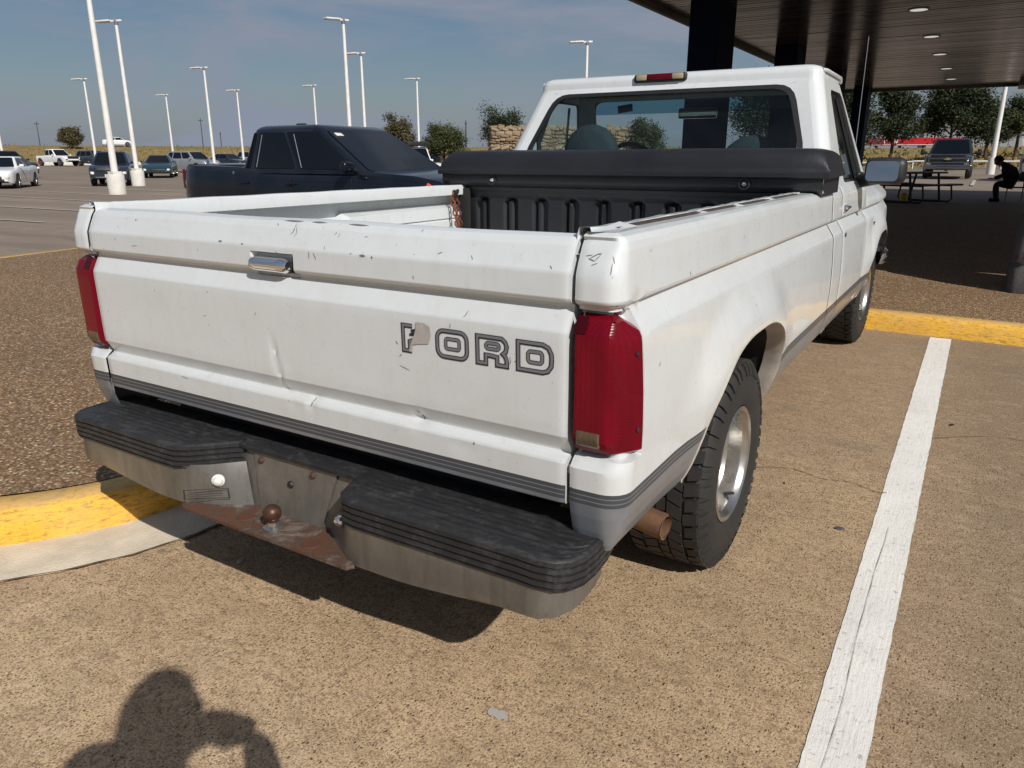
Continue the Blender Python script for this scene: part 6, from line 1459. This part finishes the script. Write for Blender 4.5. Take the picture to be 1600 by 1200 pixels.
# wheel stops / edging blocks along the far kerb
for i in range(14):
    a = -31+i*1.25; an = R(a); r = 106; x = 1.544+r*(math.sin(an)*.853-math.cos(an)*.5227); y = -1.342+r*(math.sin(an)*.5227+math.cos(an)*.853)
    if i == 0:
        b = MB(); b.rbox((0, 0, .16), (.24, 1.5, .42), .05); o0 = b.build('kerb_block', M['polebase']); o = o0
    else: o = o0.copy(); C.objects.link(o)
    o.location = (x, y, gz(x, y)); o.rotation_euler = (0, 0, math.atan2(y+1.3, x-1.5)); tag(o, 'pale concrete kerb block in the far row at the foot of the grass bank', 'kerb block', 'kerb blocks at the foot of the bank')

# grass tufts giving the banks a broken edge
b = MB(); rr_ = random.Random(31)
for _ in range(9000):
    ang = rr_.uniform(-42, 36); r0 = edge_r(ang); r = r0+abs(rr_.gauss(0, 1))*16+rr_.uniform(0, 8); an = R(ang)
    x = 1.544+r*(math.sin(an)*.853-math.cos(an)*.5227); y = -1.342+r*(math.sin(an)*.5227+math.cos(an)*.853); z = gz(x, y)
    h = rr_.uniform(.12, .38); wd = rr_.uniform(.1, .35); a2 = rr_.uniform(0, PI); dx, dy = math.cos(a2)*wd, math.sin(a2)*wd
    b.add([(x-dx, y-dy, z), (x+dx, y+dy, z), (x+dx*.3+rr_.uniform(-.1, .1), y+dy*.3, z+h)], [(0, 1, 2)])
tag(b.build('grass_tufts', M['grass'], sharp=0, recalc=False, merge=0), kind='stuff')

# ------------------------------------------------------------------ small litter on the paving
def pebble(x, y, s, mat, label, seed):
    rr_ = random.Random(seed); bm = bmesh.new(); bmesh.ops.create_icosphere(bm, subdivisions=2, radius=1)
    for v in bm.verts: v.co = Vector((v.co.x*s*1.7, v.co.y*s*.8, v.co.z*s*.45))*rr_.uniform(.85, 1.15)
    me = bpy.data.meshes.new('pebble'); bm.to_mesh(me); bm.free(); me.materials.append(mat); o = link('pebble', me); o.location = (x, y, near_slope(x, y)+.004+s*.3); o.rotation_euler = (0, 0, rr_.uniform(0, 3)); tag(o, label, 'pebble')
pebble(1.28, 1.405, .011, M['stripe'], 'dark flat chip on the paving left of the white line', 1)
pebble(1.59, 2.79, .010, M['dark'], 'dark speck of litter right of the white line', 2)
pebble(-.47, .13, .012, M['paper'], 'pale pebble in the shadow under the bumper', 3)
pebble(1.02, 1.70, .005, M['dark'], 'tiny dark crumb beside the crack right of the rear tyre', 4)

# ------------------------------------------------------------------ photographer behind the camera (seen only as a shadow)
ph = thing('photographer', 'person standing behind the viewpoint holding up a phone, seen as a shadow on the paving', 'person', (1.74, -1.72, near_slope(1.7, -1.7)))
zg = near_slope(1.7, -1.7)
def W2(x, y, z): return (x-1.74, y+1.72, z-zg)
SH_ = Vector((.853, .523, 0))*.06
hd = Vector((1.665, -1.555, 1.535))+SH_
ph_c = CAM-fw*.035
side = Vector((.853, .523, 0))
sh = Vector((1.62, -1.60, 1.22))+SH_; sL, sR = Vector((1.42, -1.60, 1.315))+SH_, Vector((1.80, -1.44, 1.30))+SH_
eL, eR = Vector((1.37, -1.42, 1.07)), Vector((1.70, -1.275, 1.06))
hL, hR = ph_c-side*.06+Vector((.012, -.03, -.05)), Vector((1.690, -1.275, 1.315))
fl, fr = Vector((1.66, -1.70, 0))-side*.12, Vector((1.66, -1.70, 0))+side*.12
pts = [W2(1.66, -1.70, .78)+(.17, .13), W2(1.64, -1.66, 1.0)+(.17, .12), W2(*sh)+(.18, .11), W2(1.69, -1.555, 1.36)+(.075,), W2(1.71, -1.535, 1.44)+(.062,)]
for P0 in ((sL, eL, hL), (sR, eR, hR)): pts += [W2(*P0[0])+(.085,), W2(*P0[1])+(.052,), W2(*P0[2])+(.036,)]
for P0 in (fl, fr): pts += [W2(P0.x, P0.y, .76)+(.10,), W2(P0.x, P0.y, .40)+(.07,), W2(P0.x, P0.y, zg+.07)+(.05,)]
ed = [(0, 1), (1, 2), (2, 3), (3, 4), (2, 5), (5, 6), (6, 7), (2, 8), (8, 9), (9, 10), (0, 11), (11, 12), (12, 13), (0, 14), (14, 15), (15, 16)]
skin_body('body', pts, ed, M['denim'], ph)
head_mesh(ph, W2(*hd), 1.16, tilt=.22, yaw=math.atan2(fw.y, fw.x))
for c in (hL, hR):
    b = MB(); hand(b, W2(*c), tuple(side*(-.9 if c is hR else .9)+Vector((0, 0, .35))), 1); local(b.build('hand', M['skin'], sharp=50), ph)
for P0 in (fl, fr):
    b = MB(); b.rbox(W2(P0.x-.05, P0.y+.07, zg+.045), (.10, .28, .09), .035, 3, rot=Matrix.Rotation(YAW, 3, 'Z')); local(b.build('shoe', M['cloth']), ph)
q = Matrix((rt, up, -fw)).transposed()
b = MB(); b.rbox(ph_c-up*.022+rt*.055, (.155, .074, .008), .006, 2, rot=q); o = b.build('phone', M['black']); tag(o, 'phone held up by the photographer at the viewpoint', 'phone')
